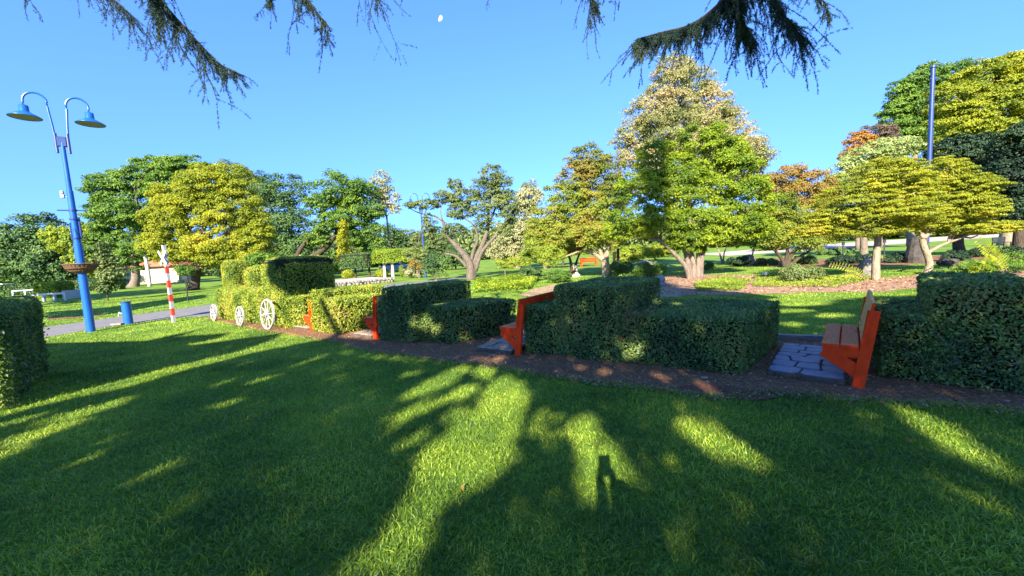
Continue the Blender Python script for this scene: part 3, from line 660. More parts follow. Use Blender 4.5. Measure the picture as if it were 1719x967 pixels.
def tree(name, label, base, D, ell_px, leaf, barkm, n, Lw, tr=.2, group=None, fork=.45, depth=.85, trunks=None, limbs=True, cat='tree', ell2=None, leaf2=None, **kw):
    """base px ground point x (or world xy), crown ellipses in px (cx, cy, rx, ry[, dD]) at distance D"""
    s = D/FPX; ells = []; n1 = len(ell_px); ell_px = list(ell_px)+list(ell2 or [])
    for e in ell_px:
        dd = e[4] if len(e) > 4 else 0
        c = P(e[0], e[1], D+dd); ss = (D+dd)/FPX; ells.append((*c, e[2]*ss, max(e[2], e[3])*ss*depth, e[3]*ss))
    if isinstance(base, (int, float)): bx = P(base, 440, D); base = (bx[0], D)
    org = np.array([base[0], base[1], 0])
    root = empty(name, org, 0, label, cat, group)
    fr = n1/len(ells)
    mb = MB(); cl = crown_leaves(mb, ells[:n1], D, Lw, int(n*1.35*fr), **kw)
    if ell2:
        m2_ = MB(); cl += crown_leaves(m2_, ells[n1:], D, Lw, int(n*1.35*(1-fr)), **kw); m2_.build('upper_crown', leaf2, root, origin=org)
    tb = MB()
    cen = np.mean([e[:3] for e in ells], axis=0); low = min(e[2]-e[5] for e in ells)
    if trunks is None:
        fz = max(low*.8+.15*cen[2], .25*cen[2]); fp = np.array([base[0]+(cen[0]-base[0])*.25, base[1]+(cen[1]-base[1])*.25, fz])
        pts = spline([org-np.array([0, 0, .05]), org*.65+fp*.35+np.r_[rng.normal(0, tr*.5, 2), 0], fp], 9)
        rr = np.linspace(1, .72, 9)*tr; rr[0] *= 1.35; rr[1] *= 1.08
        tube(tb, pts, rr, 12, wob=.03); forks = [fp]
    else:
        forks = []
        for t in trunks:
            # px polyline at depth D (first point on the ground)
            pts = np.array([P(x, y, D+(t[2] if False else 0)) for x, y in t[0]])
            pts[:, 1] += np.linspace(0, rng.normal(0, 1)*np.linalg.norm(pts[-1]-pts[0])*.06, len(pts))
            if t[3] if len(t) > 3 else True: pts[0, 2] = -.06 if pts[0, 2] < .55 else pts[0, 2]
            k = max(8, len(pts)*4); tube(tb, spline(pts, k), np.linspace(t[1], t[2], k), 10, wob=.03); forks.append(pts[-1])
    if limbs:
        for (c, cc) in cl:
            f = min(forks, key=lambda q: np.linalg.norm(q-c)+(5 if q[2] > c[2] else 0))
            m1, m2 = limb(tb, f-np.array([0, 0, .1*tr]), c, tr*.45, tr*.14)
            k = min(len(cc), 9)
            for q in rng.choice(len(cc), k, replace=False): limb(tb, [m2, c][rng.integers(2)], cc[q], tr*.13, tr*.03, .1, 6, 5)
    tb.build('trunk', barkm, root, smooth=True, origin=org)
    mb.build('crown', leaf, root, origin=org)
    return root
GF = 'trees across the far lawn'
tree('evergreen_tree', 'dark round topped tree at the far left edge behind the white fence', 45, 62, [(45, 405, 30, 38), (30, 440, 38, 32), (60, 445, 30, 28), (15, 420, 26, 36)], L_darkt, B_dark, 9000, .42, .35, GF)
tree('evergreen_tree', 'dark tree immediately left of the blue lamp post', 92, 58, [(80, 400, 26, 34), (92, 440, 34, 34), (110, 455, 22, 22)], L_darkt, B_dark, 8000, .40, .3, GF)
tree('broadleaf_tree', 'lime green tree right behind the blue lamp post', 135, 52, [(118, 405, 24, 22), (145, 400, 22, 24), (150, 435, 24, 26), (100, 395, 22, 12)], L_ygg, B_grey, 8000, .36, .25, GF)
tree('jacaranda_tree', 'very tall feathery green tree with spreading layers, left background', 218, 52, [(205, 318, 44, 26), (262, 288, 40, 20), (318, 285, 42, 20), (190, 362, 34, 30), (235, 350, 55, 40), (300, 320, 48, 30), (180, 408, 30, 26), (225, 420, 42, 30)], L_green, B_grey, 50000, .27, .55, GF, flat=.6, clr=.25, fill=.12)
tree('jacaranda_tree', 'tree with pale feathery top rising behind the big yellow tree', 390, 60, [(395, 300, 30, 24), (420, 320, 30, 25)], L_olive, B_grey, 5000, .32, .3, GF)
tree('yellow_tree', 'big bushy yellow green tree standing on the far lawn', G(325, 487)[:2], 35, [(300, 335, 36, 26), (352, 312, 44, 28), (400, 310, 30, 26), (282, 372, 34, 26), (335, 362, 45, 35), (392, 355, 44, 35), (425, 372, 28, 24), (262, 408, 28, 18), (310, 418, 46, 26), (370, 425, 50, 30), (425, 420, 32, 28), (430, 395, 30, 18)], L_yg, B_dark, 74000, .16, .42, GF, clr=.26, fill=.12)
tree('broadleaf_tree', 'dark green tree with two rounded tops between the yellow tree and the spreading tree', 480, 58, [(447, 320, 24, 26), (487, 322, 30, 28), (465, 368, 44, 34), (500, 395, 38, 38), (440, 415, 45, 35), (505, 430, 36, 28), (470, 440, 40, 24), (540, 440, 24, 16)], L_darkt, B_dark, 24000, .30, .5, GF)
tree('spreading_tree', 'wide flat layered green tree with a leaning limb above the engine hedge', 512, 50, [(575, 322, 52, 24), (610, 345, 34, 24), (545, 345, 30, 18), (590, 368, 46, 18), (552, 384, 26, 9), (612, 395, 28, 22), (630, 420, 22, 18), (536, 402, 22, 12)], L_green, B_dark, 22000, .26, .5, GF, flat=.6, clr=.3,
     trunks=[([(505, 470), (512, 440), (540, 422), (560, 400), (575, 375)], .5, .2), ([(506, 465), (500, 430), (520, 400), (545, 370)], .4, .15)])
tree('weeping_tree', 'thin pale weeping tree top beside the spreading tree', 655, 52, [(640, 312, 16, 22), (652, 335, 18, 16), (635, 345, 18, 18), (663, 352, 9, 8)], L_pale, B_grey, 2600, .26, .16, GF, flat=1.0, down=2.0)
for (x, y, rx, ry, D, lf, lb) in [(585, 428, 26, 22, 70, L_pale, 'tan leaved tree just left of the golden cypress'), (640, 404, 34, 26, 72, L_darkt, 'dark tree behind the flat topped canopy'), (606, 412, 24, 20, 66, L_olive, 'olive tree right of the golden cypress'), (690, 410, 26, 22, 75, L_olive, 'olive tree behind the right end of the flat topped canopy'), (735, 415, 26, 28, 70, L_darkt, 'dark conifer behind the distant lamp post'), (545, 438, 26, 18, 60, L_green, 'green bush seen over the roof of the engine hedge'), (440, 437, 26, 12, 30, L_green, 'bright round shrub seen over the engine boiler')]:
    tree('background_tree', lb, x, D, [(x, y, rx, ry), (x-rx*.4, y+ry*.5, rx*.7, ry*.7), (x+rx*.5, y+ry*.4, rx*.7, ry*.7)], lf, B_dark, 4500, .0052*D, .2, GF)
# magnolia sapling on the left
tree('sapling', 'young open tree with large leaves left of the striped post', G(182, 505)[:2], G(182, 505)[1], [(180, 440, 17, 16), (186, 462, 20, 16), (176, 420, 10, 14), (178, 482, 16, 10)], L_olive, B_dark, 1700, .20, .05, flat=.8)
tree('sapling', 'small round bush tree by the far trunk, right of the thin pole', 312, 33, [(312, 455, 14, 10)], L_green, B_dark, 900, .14, .05)
for (x, y0, y1, D, r_, lb) in [(249, 428, 480, 44, .28, 'smooth white tree trunk in front of the cream house'), (213, 440, 478, 50, .6, 'thick grey trunk left of the cream house')]:
    pass
# golden column cypress
tree('golden_cypress', 'narrow golden yellow column cypress', 578, 45, [(577, 388, 4.5, 20), (578, 410, 6.5, 22), (579, 435, 9, 20)], leafmat('golden', [(.22, .24, .012), (.32, .33, .015), (.42, .38, .02)], clump=1), B_dark, 3600, .18, .1, limbs=False, flat=1.4)
# main branching tree
DM = 26.4
tree('twisted_tree', 'open branching tree with dark winding limbs in the centre background', G(790, 470)[:2], DM,
     [(828, 296, 20, 18), (812, 318, 26, 16), (846, 318, 16, 24), (775, 332, 24, 13), (745, 332, 18, 10), (715, 345, 26, 7), (772, 355, 24, 13), (853, 350, 15, 26), (832, 345, 22, 22), (800, 345, 22, 16), (722, 385, 10, 24), (738, 410, 16, 11), (850, 385, 14, 14), (700, 425, 20, 13), (762, 388, 20, 11), (812, 372, 18, 11), (690, 345, 12, 5), (765, 310, 14, 9)], L_olive, B_twist, 24000, .12, .10, flat=.7, clr=.28, fill=.1,
     trunks=[([(790, 471), (790, 448), (783, 432), (768, 415), (752, 395), (744, 372)], .34, .09), ([(744, 372), (728, 362), (705, 358), (688, 350)], .08, .02), ([(793, 468), (797, 440), (808, 415), (818, 385), (820, 350), (826, 310)], .24, .05),
             ([(798, 455), (808, 425), (830, 398), (850, 378), (860, 360)], .16, .04), ([(790, 448), (794, 425), (802, 400), (795, 378), (778, 366)], .14, .04), ([(786, 450), (765, 430), (742, 423), (722, 395), (712, 370)], .12, .03), ([(818, 385), (835, 340), (842, 320)], .09, .03)])
# weeping trees right of it
tree('weeping_tree', 'pale yellow green weeping tree right of the open branching tree', 868, 44, [(888, 335, 20, 26), (880, 372, 26, 28), (858, 400, 26, 26), (905, 395, 22, 24), (880, 420, 26, 18), (835, 420, 16, 16)], L_pale, B_pale, 15000, .24, .35, flat=1.2, down=2.5)
tree('broadleaf_tree', 'yellow green tree behind the autumn tree', 915, 38, [(905, 410, 26, 16), (935, 425, 24, 12), (890, 432, 20, 10), (965, 418, 22, 12)], L_ygg, B_grey, 7000, .18, .2)
for (x, y, rx, ry, D, lf, lb) in [(862, 425, 26, 16, 46, L_ygg, 'yellow green bush tree behind the small standard trees'), (945, 398, 22, 22, 44, L_green, 'green tree seen through the left side of the autumn tree'), (1055, 425, 24, 14, 48, L_ygg, 'low yellow green tree behind the pale forked trunk'), (765, 432, 24, 14, 50, L_darkt, 'dark tree behind the fork of the open branching tree'), (1110, 420, 26, 12, 55, L_green, 'green tree far behind the multi stemmed tree'), (1290, 412, 26, 10, 60, L_green, 'low green tree far beyond the rust tinted tree'), (30, 462, 30, 16, 75, L_green, 'green tree far behind the left boundary hedge'), (300, 448, 28, 16, 75, L_darkt, 'dark tree to the right of the house'), (400, 450, 30, 16, 70, L_darkt, 'dark tree under the right side of the big yellow tree')]:
    tree('background_tree', lb, x, D, [(x, y, rx, ry), (x-rx*.5, y+ry*.4, rx*.6, ry*.7), (x+rx*.5, y+ry*.3, rx*.6, ry*.7)], lf, B_dark, 5000, .0048*D, .15, GF)
# autumn tree
tree('autumn_tree', 'autumn tree with brown green leaves and a pale forked trunk', G(1018, 466)[:2], 22,
     [(952, 335, 38, 26), (1015, 350, 38, 30), (925, 365, 32, 26), (975, 352, 40, 30), (935, 395, 36, 22), (985, 392, 44, 24), (1030, 390, 26, 26), (900, 385, 22, 18), (920, 420, 24, 14)], L_mixed, B_pale, 44000, .105, .17, clr=.28, flat=.75, ell2=[(985, 275, 32, 26), (1012, 295, 34, 34), (962, 300, 26, 22), (1030, 320, 26, 26)], leaf2=L_autumn,
     trunks=[([(1018, 468), (1017, 450), (1014, 434)], .26, .22), ([(1016, 440), (1000, 428), (980, 412)], .15, .06), ([(1015, 440), (1005, 415), (996, 380)], .15, .06), ([(1018, 440), (1020, 410), (1016, 370)], .13, .05)])
# tall pale tree behind
tree('tall_tree', 'tallest tree, pale pinkish green crown rising behind the bright green tree', 1162, 25, [(1130, 120, 30, 26), (1140, 160, 50, 40), (1095, 190, 40, 30), (1180, 185, 44, 36), (1140, 225, 70, 40), (1060, 235, 32, 30), (1215, 225, 42, 36), (1175, 275, 90, 45), (1075, 285, 45, 40), (1255, 275, 28, 36)], L_tall, B_pale, 60000, .12, .25, flat=.9, clr=.22, up=.2, fill=.25)
# bright green tree
tree('bright_green_tree', 'broad bright green tree with several dark stems, right of centre', G(1162, 468)[:2], 18,
     [(1100, 272, 32, 30), (1078, 318, 38, 32), (1180, 250, 44, 36), (1140, 315, 48, 42), (1215, 295, 46, 40), (1258, 335, 38, 36), (1062, 372, 42, 26), (1115, 380, 46, 30), (1185, 370, 56, 36), (1245, 385, 44, 24), (1036, 392, 22, 15), (1160, 408, 42, 14), (1275, 375, 22, 24), (1230, 262, 24, 26)], L_bright, B_grey, 76000, .095, .16, clr=.27, fill=.12,
     trunks=[([(1158, 470), (1150, 448), (1128, 425), (1105, 405)], .14, .06), ([(1160, 470), (1155, 440), (1148, 405), (1150, 370)], .14, .07), ([(1166, 470), (1164, 435), (1156, 400)], .15, .08), ([(1172, 470), (1174, 435), (1172, 395)], .16, .08), ([(1176, 470), (1180, 430), (1190, 400)], .12, .05)])
tree('small_tree', 'small tree with thin pale stems beyond the bright green tree', 1213, 30, [(1212, 395, 28, 16), (1235, 405, 18, 10)], L_ygg, B_pale, 2500, .14, .07, trunks=[([(1213, 440), (1208, 425), (1200, 405)], .08, .04), ([(1214, 440), (1217, 422), (1228, 405)], .07, .03)])
tree('small_tree', 'slim tree on the far lawn left of the rust coloured tree', 1262, 28, [(1262, 400, 26, 14), (1285, 408, 18, 12)], L_ygg, B_pale, 2500, .13, .06)
tree('rust_tree', 'low tree with rust tinted top behind the round shrub', P(1320, 447, 22)[:2], 22, [(1298, 350, 34, 28), (1335, 368, 44, 30), (1375, 365, 28, 34), (1305, 397, 34, 20), (1350, 402, 40, 20)], L_mixed, B_dark, 34000, .10, .13, clr=.28, ell2=[(1320, 305, 32, 24), (1352, 320, 38, 28), (1282, 318, 18, 20), (1385, 335, 22, 22)], leaf2=L_rust,
     trunks=[([(1318, 452), (1312, 435), (1295, 415)], .15, .06), ([(1320, 452), (1328, 430), (1345, 412)], .16, .06), ([(1322, 452), (1345, 430), (1375, 412)], .12, .04), ([(1318, 452), (1322, 425), (1325, 395)], .14, .05)])
# maples
GM = 'spreading maples on the right bed'
tree('maple_tree', 'layered yellow maple with a straight pale trunk, above the nearest bench', G(1470, 471)[:2], 13.4,
     [(1480, 300, 56, 30), (1430, 335, 58, 28), (1520, 330, 50, 32), (1468, 362, 78, 22), (1400, 368, 42, 20), (1525, 370, 42, 18), (1445, 390, 60, 9), (1355, 388, 30, 10), (1500, 285, 30, 16)], L_maple, B_pale, 80000, .055, .12, GM, flat=.36, clr=.19, up=.9, spread=.7, fill=.25, cover=.6,
     trunks=[([(1470, 473), (1471, 440), (1474, 412), (1476, 395)], .125, .09), ([(1476, 398), (1455, 375), (1430, 355)], .06, .02), ([(1476, 398), (1492, 370), (1510, 345)], .06, .02), ([(1475, 400), (1478, 360), (1480, 310)], .07, .02)])
tree('maple_tree', 'wider orange yellow maple with a crooked trunk, right of the straight trunked maple', G(1556, 462)[:2], 14.6,
     [(1565, 296, 48, 26), (1612, 318, 50, 26), (1590, 350, 60, 24), (1645, 350, 32, 22), (1560, 370, 40, 18), (1650, 384, 46, 10), (1598, 384, 36, 10), (1688, 378, 24, 7), (1635, 325, 24, 14)], L_maple, B_pale, 66000, .06, .12, GM, flat=.36, clr=.19, up=.9, spread=.7, fill=.25, cover=.6,
     trunks=[([(1556, 462), (1561, 440), (1553, 415), (1550, 398)], .12, .09), ([(1556, 425), (1575, 414), (1592, 406)], .07, .04), ([(1550, 400), (1545, 385), (1530, 365)], .08, .03), ([(1551, 400), (1568, 375), (1590, 350)], .08, .03)])
# trees behind the maples
GB = 'trees massed at the right edge'
tree('pale_leaf_tree', 'pale cream green tree crown above the straight trunked maple', 1450, 30, [(1420, 290, 28, 20), (1455, 268, 34, 22), (1500, 252, 34, 20), (1470, 300, 50, 26), (1395, 318, 22, 18)], leafmat('leaf_cream', [(.16, .22, .07), (.24, .29, .09), (.33, .36, .14)], clump=.8), B_grey, 16000, .16, .25, GB)
tree('orange_tree', 'small orange crown against the sky left of the dark tall tree', 1440, 42, [(1440, 240, 20, 18), (1425, 262, 14, 14)], leafmat('leaf_orange', [(.24, .13, .03), (.36, .19, .035), (.30, .14, .05)], clump=1), B_grey, 3800, .22, .2, GB)
tree('purple_tree', 'purplish brown tree crown left of the dark tall tree', 1478, 44, [(1475, 228, 22, 20), (1485, 250, 18, 16)], leafmat('leaf_plum', [(.08, .06, .05), (.13, .09, .07), (.17, .13, .07)], clump=1), B_grey, 3800, .22, .2, GB)
tree('tall_green_tree', 'tall mid green tree behind the blue mast', 1530, 46, [(1555, 138, 30, 24), (1515, 160, 26, 24), (1500, 192, 20, 24), (1535, 185, 38, 34), (1515, 230, 36, 34), (1590, 135, 34, 22), (1560, 225, 36, 30)], L_green, B_grey, 26000, .25, .4, GB)
tree('acacia_tree', 'huge yellow green feathery tree filling the top right corner', 1690, 34, [(1640, 140, 44, 26), (1690, 118, 40, 24), (1725, 130, 40, 40), (1600, 172, 42, 24), (1660, 180, 56, 26), (1712, 190, 46, 30), (1610, 215, 44, 26), (1680, 235, 54, 28), (1590, 250, 26, 20)], L_yg, B_pale, 60000, .18, .5, GB, flat=.7, clr=.24, fill=.15)
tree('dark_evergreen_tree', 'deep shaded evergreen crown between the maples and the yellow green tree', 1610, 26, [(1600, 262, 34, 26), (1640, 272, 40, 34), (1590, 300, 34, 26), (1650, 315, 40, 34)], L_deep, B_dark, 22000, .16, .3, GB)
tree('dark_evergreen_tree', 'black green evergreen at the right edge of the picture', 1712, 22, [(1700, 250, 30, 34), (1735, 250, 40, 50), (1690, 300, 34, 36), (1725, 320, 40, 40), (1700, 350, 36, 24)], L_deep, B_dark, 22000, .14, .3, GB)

# ------------------------------------------------------------------ topiary canopy area
def ball(mb, c, r, n, L, m=0): crown = nrm(rng.normal(size=(n, 3))); leaves(mb, np.array(c)+crown*np.array(r)*rng.uniform(.88, 1.02, (n, 1)), crown, L, L*.6, .6)
def shrub(name, label, px, py, rx, ry, D, lf, n=1500, L=None, group=None, round_=False, cat='shrub', stem=False):
    c = P(px, py, D); s = D/FPX; org = np.array([c[0], c[1], 0]); root = empty(name, org, 0, label, cat, group)
    mb = MB(); Lw = L or max(.03, .0042*D)
    if round_: ball(mb, c, (rx*s, rx*s, ry*s), n, Lw)
    else: crown_leaves(mb, [(*c, rx*s, rx*s*.8, ry*s)], D, Lw, n, flat=.8, clr=.38)
    mb.build('foliage', lf, root, origin=org)
    t = MB(); zt = max(c[2], .1); 
    for k in range(1 if round_ or stem else 4):
        q = rng.normal(0, rx*s*.3, 2)*(0 if (round_ or stem) else 1); tube(t, [(c[0], c[1], -.02), (c[0]+q[0], c[1]+q[1], zt)], [.03+.02*s*8, .015], 6)
    t.build('stem', B_grey, root, origin=org); return root
DC = 38.0
c1 = P(660, 436, DC)
def rect(x0, x1, y0, y1): return [(x0, y0), (x1, y0), (x1, y1), (x0, y1)]
xa, xb = P(622, 436, DC)[0], P(706, 436, DC)[0]
zt, zb = P(660, 418, DC)[2], P(660, 441, DC)[2]
r_ = hedge('canopy_topiary', 'flat topped lime green clipped canopy held on white trunks', 'topiary', [(rect(xa, xb, DC, DC+3.5), zb, zt, .5)], .17, .10, 230, m=leafmat('lime', [(.10, .16, .012), (.16, .23, .016), (.24, .30, .02)], clump=1), loose=3)
for x in (643, 657):
    b = MB(); q = P(x, 466, DC); tube(b, [(q[0], DC+.6, 0), (q[0], DC+.7, zb+.4)], [.15, .12], 10); o = b.build('trunk', B_white, r_, origin=(r_.location.x, r_.location.y, 0))
xa, xb = P(566, 440, DC)[0], P(622, 440, DC)[0]
hedge('dome_topiary', 'domed clipped arbour, shade put into its dark leaves, left of the flat topped canopy', 'topiary', [(rect(xa, xb, DC-.3, DC+2.8), P(595, 451, DC)[2], P(595, 425, DC)[2], .9)], .17, .10, 230, m=L_darkt, loose=3)  # dark leaf colour stands for the shade side of the dome
r2 = bpy.context.scene.objects.get('dome_topiary')
for x in (570, 592, 616):
    b = MB(); q = P(x, 466, DC); tube(b, [(q[0], DC+.8, 0), (q[0], DC+.8, P(595, 447, DC)[2])], [.12, .10], 8); b.build('trunk', B_dark, r2, origin=(r2.location.x, r2.location.y, 0))
LY = leafmat('golden_ball', [(.20, .24, .012), (.30, .33, .016), (.38, .38, .02)], clump=2)
GO = 'clipped golden balls under the canopies'
shrub('ball_shrub', 'golden clipped ball under the left side of the dark dome', 584, 461, 10, 8, 36, LY, 1200, .12, GO, True)
shrub('ball_shrub', 'golden clipped ball behind the white canopy trunk', 641, 459, 10, 8, 39, LY, 1200, .12, GO, True)
shrub('column_shrub', 'little light green column shrub right of the canopy', 674, 455, 4, 10, 36, L_ygg, 900, .12, None, True)
shrub('silver_shrub', 'pale silvery shrub right of the little column shrub', 692, 458, 16, 8, 34, L_pale, 1100, .13)
shrub('orange_shrub', 'orange tinted shrub at the right end of the canopy', 702, 442, 14, 12, 33, L_rust, 1200, .13)
shrub('bushy_conifer', 'dark open bush behind the stepped hedge, left of the branching tree', 732, 447, 24, 20, 25, L_darkt, 2600, .11)
# stone edged bed
bp0 = [G(563, 480)[:2], G(668, 474)[:2]]
root = empty('stone_edged_bed', (*G(610, 478)[:2], 0), 0, 'raised pinkish gravel bed with a low stone edge, behind the small hedge', 'flower bed')
A_, B_ = np.array([-15.0, 25.2]), np.array([-8.9, 29.5]); dv = nrm(B_-A_); nv_ = np.array([-dv[1], dv[0]])
cq = (A_+B_)/2+nv_*3; Mr = [[dv[0], dv[1], 0], [nv_[0], nv_[1], 0], [0, 0, 1]]
b = MB(); box(b, (*cq, .14), (np.linalg.norm(B_-A_)-.1, 5.8, .30), Mr, bev=.05); b.build('gravel', M_dirt, root, origin=(*root.location[:2], 0))
b = MB()
for k in range(30):
    for lay in (0, 1):
        t = (k+.5*lay+rng.uniform(-.2, .2))/30; c_ = A_+(B_-A_)*t+rng.normal(0, .03, 2); sz = rng.uniform(.16, .27)
        th = rng.uniform(0, 3); box(b, (*c_, .08+.16*lay), (sz, sz*.8, .17), [[cos(th), sin(th), 0], [-sin(th), cos(th), 0], [0, 0, 1]], bev=.04)
b.build('stone_edge', M_rock, root, origin=(*root.location[:2], 0))

# ------------------------------------------------------------------ house, fences, cars far left
hx = P(250, 460, 66); root = empty('house', (hx[0], 66, 0), radians(8), 'cream house with a red tiled roof behind the trunks at left', 'house')
b = MB(); box(b, (0, 2.5, 1.45), (9.0, 5, 2.9)); b.build('wall', mat('cream_wall', (.42, .34, .21), (.50, .41, .27), 2, .8, .1), root)
b = MB(); V = [(-5, -.7, 2.85), (5, -.7, 2.85), (5, 5.7, 2.85), (-5, 5.7, 2.85), (-2.8, 2.5, 4.6), (2.8, 2.5, 4.6)]
b.add(V, [[[0, 1, 5, 4], [2, 3, 4, 5], [3, 2, 1, 0]], [[1, 2, 5], [3, 0, 4]]]); b.build('roof', mat('red_tiles', (.42, .10, .05), (.58, .17, .09), 9, .8, .5, 20, .2, stretch=(1, 1, 4)), root)
for x in (-.3, -3.2, 2.8):
    b = MB(); box(b, (x, -.03, 1.6), (1.3, .06, 1.2), bev=.01); o = b.build('window_frame', M_white, root)
    b = MB(); [box(b, (x-.3+.6*i, -.065, 1.32+.56*j), (.5, .02, .46)) for i in (0, 1) for j in (0, 1)]; b.build('pane', mat('window_pane', (.25, .28, .30), (.40, .43, .45), 1, .15, 0, spec=.7), o)
# white building bits behind and cars
def car(label, px, D, col, rz, py):
    c = P(px, py, D); root = empty('parked_car', (c[0], c[1], 0), rz, label, 'car', 'cars parked beyond the trees')
    m = mat('car_paint_'+label.split()[0], col, col, 1, .3, 0, spec=.6)
    prof = [(-2.1, .3), (-2.15, .75), (-1.4, .88), (-.75, 1.38), (.65, 1.42), (1.35, .95), (2.05, .85), (2.15, .35)]
    b = MB(); n = len(prof); V = []
    for y, k in ((-.85, 1), (.85, 1)): V += [(x, y*(.86 if z > 1 else 1), z) for x, z in prof]
    b.add(V, [[[i, (i+1) % n, n+(i+1) % n, n+i] for i in range(n)], [list(range(n-1, -1, -1))], [list(range(n, 2*n))]]); b.build('body', m, root)
    b = MB(); g = [(-1.25, .92), (-.75, 1.30), (.62, 1.34), (1.15, .96)]
    for s in (-1, 1): b.add([(x, s*(.862 if z < 1 else .762), z) for x, z in g], [[[0, 1, 2, 3] if s < 0 else [3, 2, 1, 0]]])
    b.build('window', mat('car_glass', (.02, .025, .03), (.04, .05, .06), 1, .1, 0, spec=.8), root)
    for x in (-1.3, 1.35):
        for s in (-1, 1):
            b = MB(); tube(b, [(x, s*.80, .32), (x, s*.92, .32)], [.32, .32], 18); o = b.build('wheel', M_black, root)
car('silver car parked at the far left edge behind the hedge', 2, 52, (.45, .47, .50), .3, 484)
car('white car far off in the shade behind the blue lamp post', 128, 62, (.7, .7, .7), .1, 478)
car('blue car glimpsed under the flat topped canopy', 662, 60, (.20, .26, .42), .2, 456)
def rail_fence(name, label, a, bq, h, n, group=None):
    a = np.array(a[:2]); bq = np.array(bq[:2]); d = nrm(bq-a); L = np.linalg.norm(bq-a); root = empty(name, (*a, 0), math.atan2(d[1], d[0]), label, 'fence', group)
    for z in ((h-.06, .35) if h > .8 else (h-.06,)):
        b = MB(); box(b, (L/2, 0, z), (L, .06, .13), bev=.01); b.build('rail', M_white, root)
    for k in range(n):
        b = MB(); box(b, (L*k/(n-1), .05, h/2), (.14, .14, h), bev=.01); b.build('post', M_white, root)
rail_fence('rail_fence', 'far white rail fence left of the round clipped bush', G(22, 497), G(82, 493)*.999, .62, 4, 'white rail fences')
rail_fence('rail_fence', 'near white rail fence passing in front of the round clipped bush', G(55, 508), G(110, 505), .62, 4, 'white rail fences')
a = G(108, 503)[:2]; bq = G(142, 500)[:2]; d = nrm(bq-a); L = np.linalg.norm(bq-a)
root = empty('picket_gate', (*a, 0), math.atan2(d[1], d[0]), 'white picket gate left of the blue lamp post', 'gate')
for k in range(13):
    b = MB(); box(b, (L*k/12, 0, .37), (.13, .04, .66), bev=.01); b.build('picket', M_white, root)
b = MB(); box(b, (L/2, .05, .62), (L, .04, .10)); box(b, (L/2, .05, .2), (L, .04, .10)); b.build('rail', M_white, root)
q = P(89, 483, 34); hedge('round_clipped_bush', 'bright green clipped bush behind the white rails', 'bush', [(rect(q[0]-1.0, q[0]+1.0, 33.2, 35), .0, P(89, 473, 34)[2], .4)], .13, .09, 420, m=L_ygg, loose=2.2)
q = P(40, 484, 46); hedge('low_hedge', 'long low dark hedge under the far left trees', 'hedge', [(rect(q[0]-5, q[0]+12.5, 45, 46), .0, P(40, 479, 45)[2]+.2, .3)], .2, .14, 150, m=L_darkt, loose=2.5)
for (x, yb, yt, D, r0, mm, lb, nm) in [(250, 481, 426, 50, .26, B_white, 'smooth white tree trunk in front of the cream house', 'white_trunk_tree')]:
    tree(nm, lb, x, D, [(246, 415, 22, 14), (262, 405, 20, 14)], L_green, mm, 2500, .2, r0, trunks=[([(252, 482), (249, 455), (245, 425), (244, 410)], .22, .17)])

# ------------------------------------------------------------------ garden beds middle and right
def ground_cover(name, label, polypx, n, lf, L, h, cat='ground cover'):
    poly = np.array(pg(polypx)); mb = MB(); lo, hi = poly.min(0), poly.max(0); X = rng.uniform(lo[0], hi[0], n*3); Y = rng.uniform(lo[1], hi[1], n*3)
    k = in_poly(X, Y, poly); X, Y = X[k][:n], Y[k][:n]; hh = h*(.35+.65*np.clip(.5+.8*lown(X, Y, .9), 0, 1.2))
    Z = hh*rng.random(len(X))**.5
    leaves(mb, np.stack([X, Y, Z+.02], 1), np.tile([0, -.2, 1.], (len(X), 1)), L, L*.6, .7); o = mb.build(name, lf); tag(o, label, cat, kind='stuff'); return o
ground_cover('ground_cover', 'low bright leafy planting behind the stepped hedge', [(795, 492), (890, 487), (905, 470), (880, 466), (800, 474)], 9000, L_bright, .11, .35)
ground_cover('ground_cover', 'pale green creeping plants on the leaf litter bed', [(1170, 490), (1245, 489), (1262, 470), (1215, 468), (1165, 478)], 6000, L_ygg, .07, .14)
ground_cover('ground_cover', 'green creeping plants round the round shrub', [(1262, 482), (1400, 484), (1460, 472), (1440, 462), (1270, 465)], 6000, L_ygg, .07, .13)
ground_cover('ground_cover', 'dark shaded planting left of the bright green tree', [(1020, 466), (1110, 470), (1120, 452), (1090, 442), (1025, 446)], 8000, L_green, .11, .4)
ground_cover('ground_cover', 'low green planting right of the maples', [(1600, 462), (1719, 458), (1719, 440), (1620, 446)], 8000, L_green, .08, .25)
GS = 'shrubs in the garden beds'
shrub('round_shrub', 'round grey green shrub on the leaf litter bed', 1340, 462, 30, 16, 14, L_olive, 5200, .07, GS)
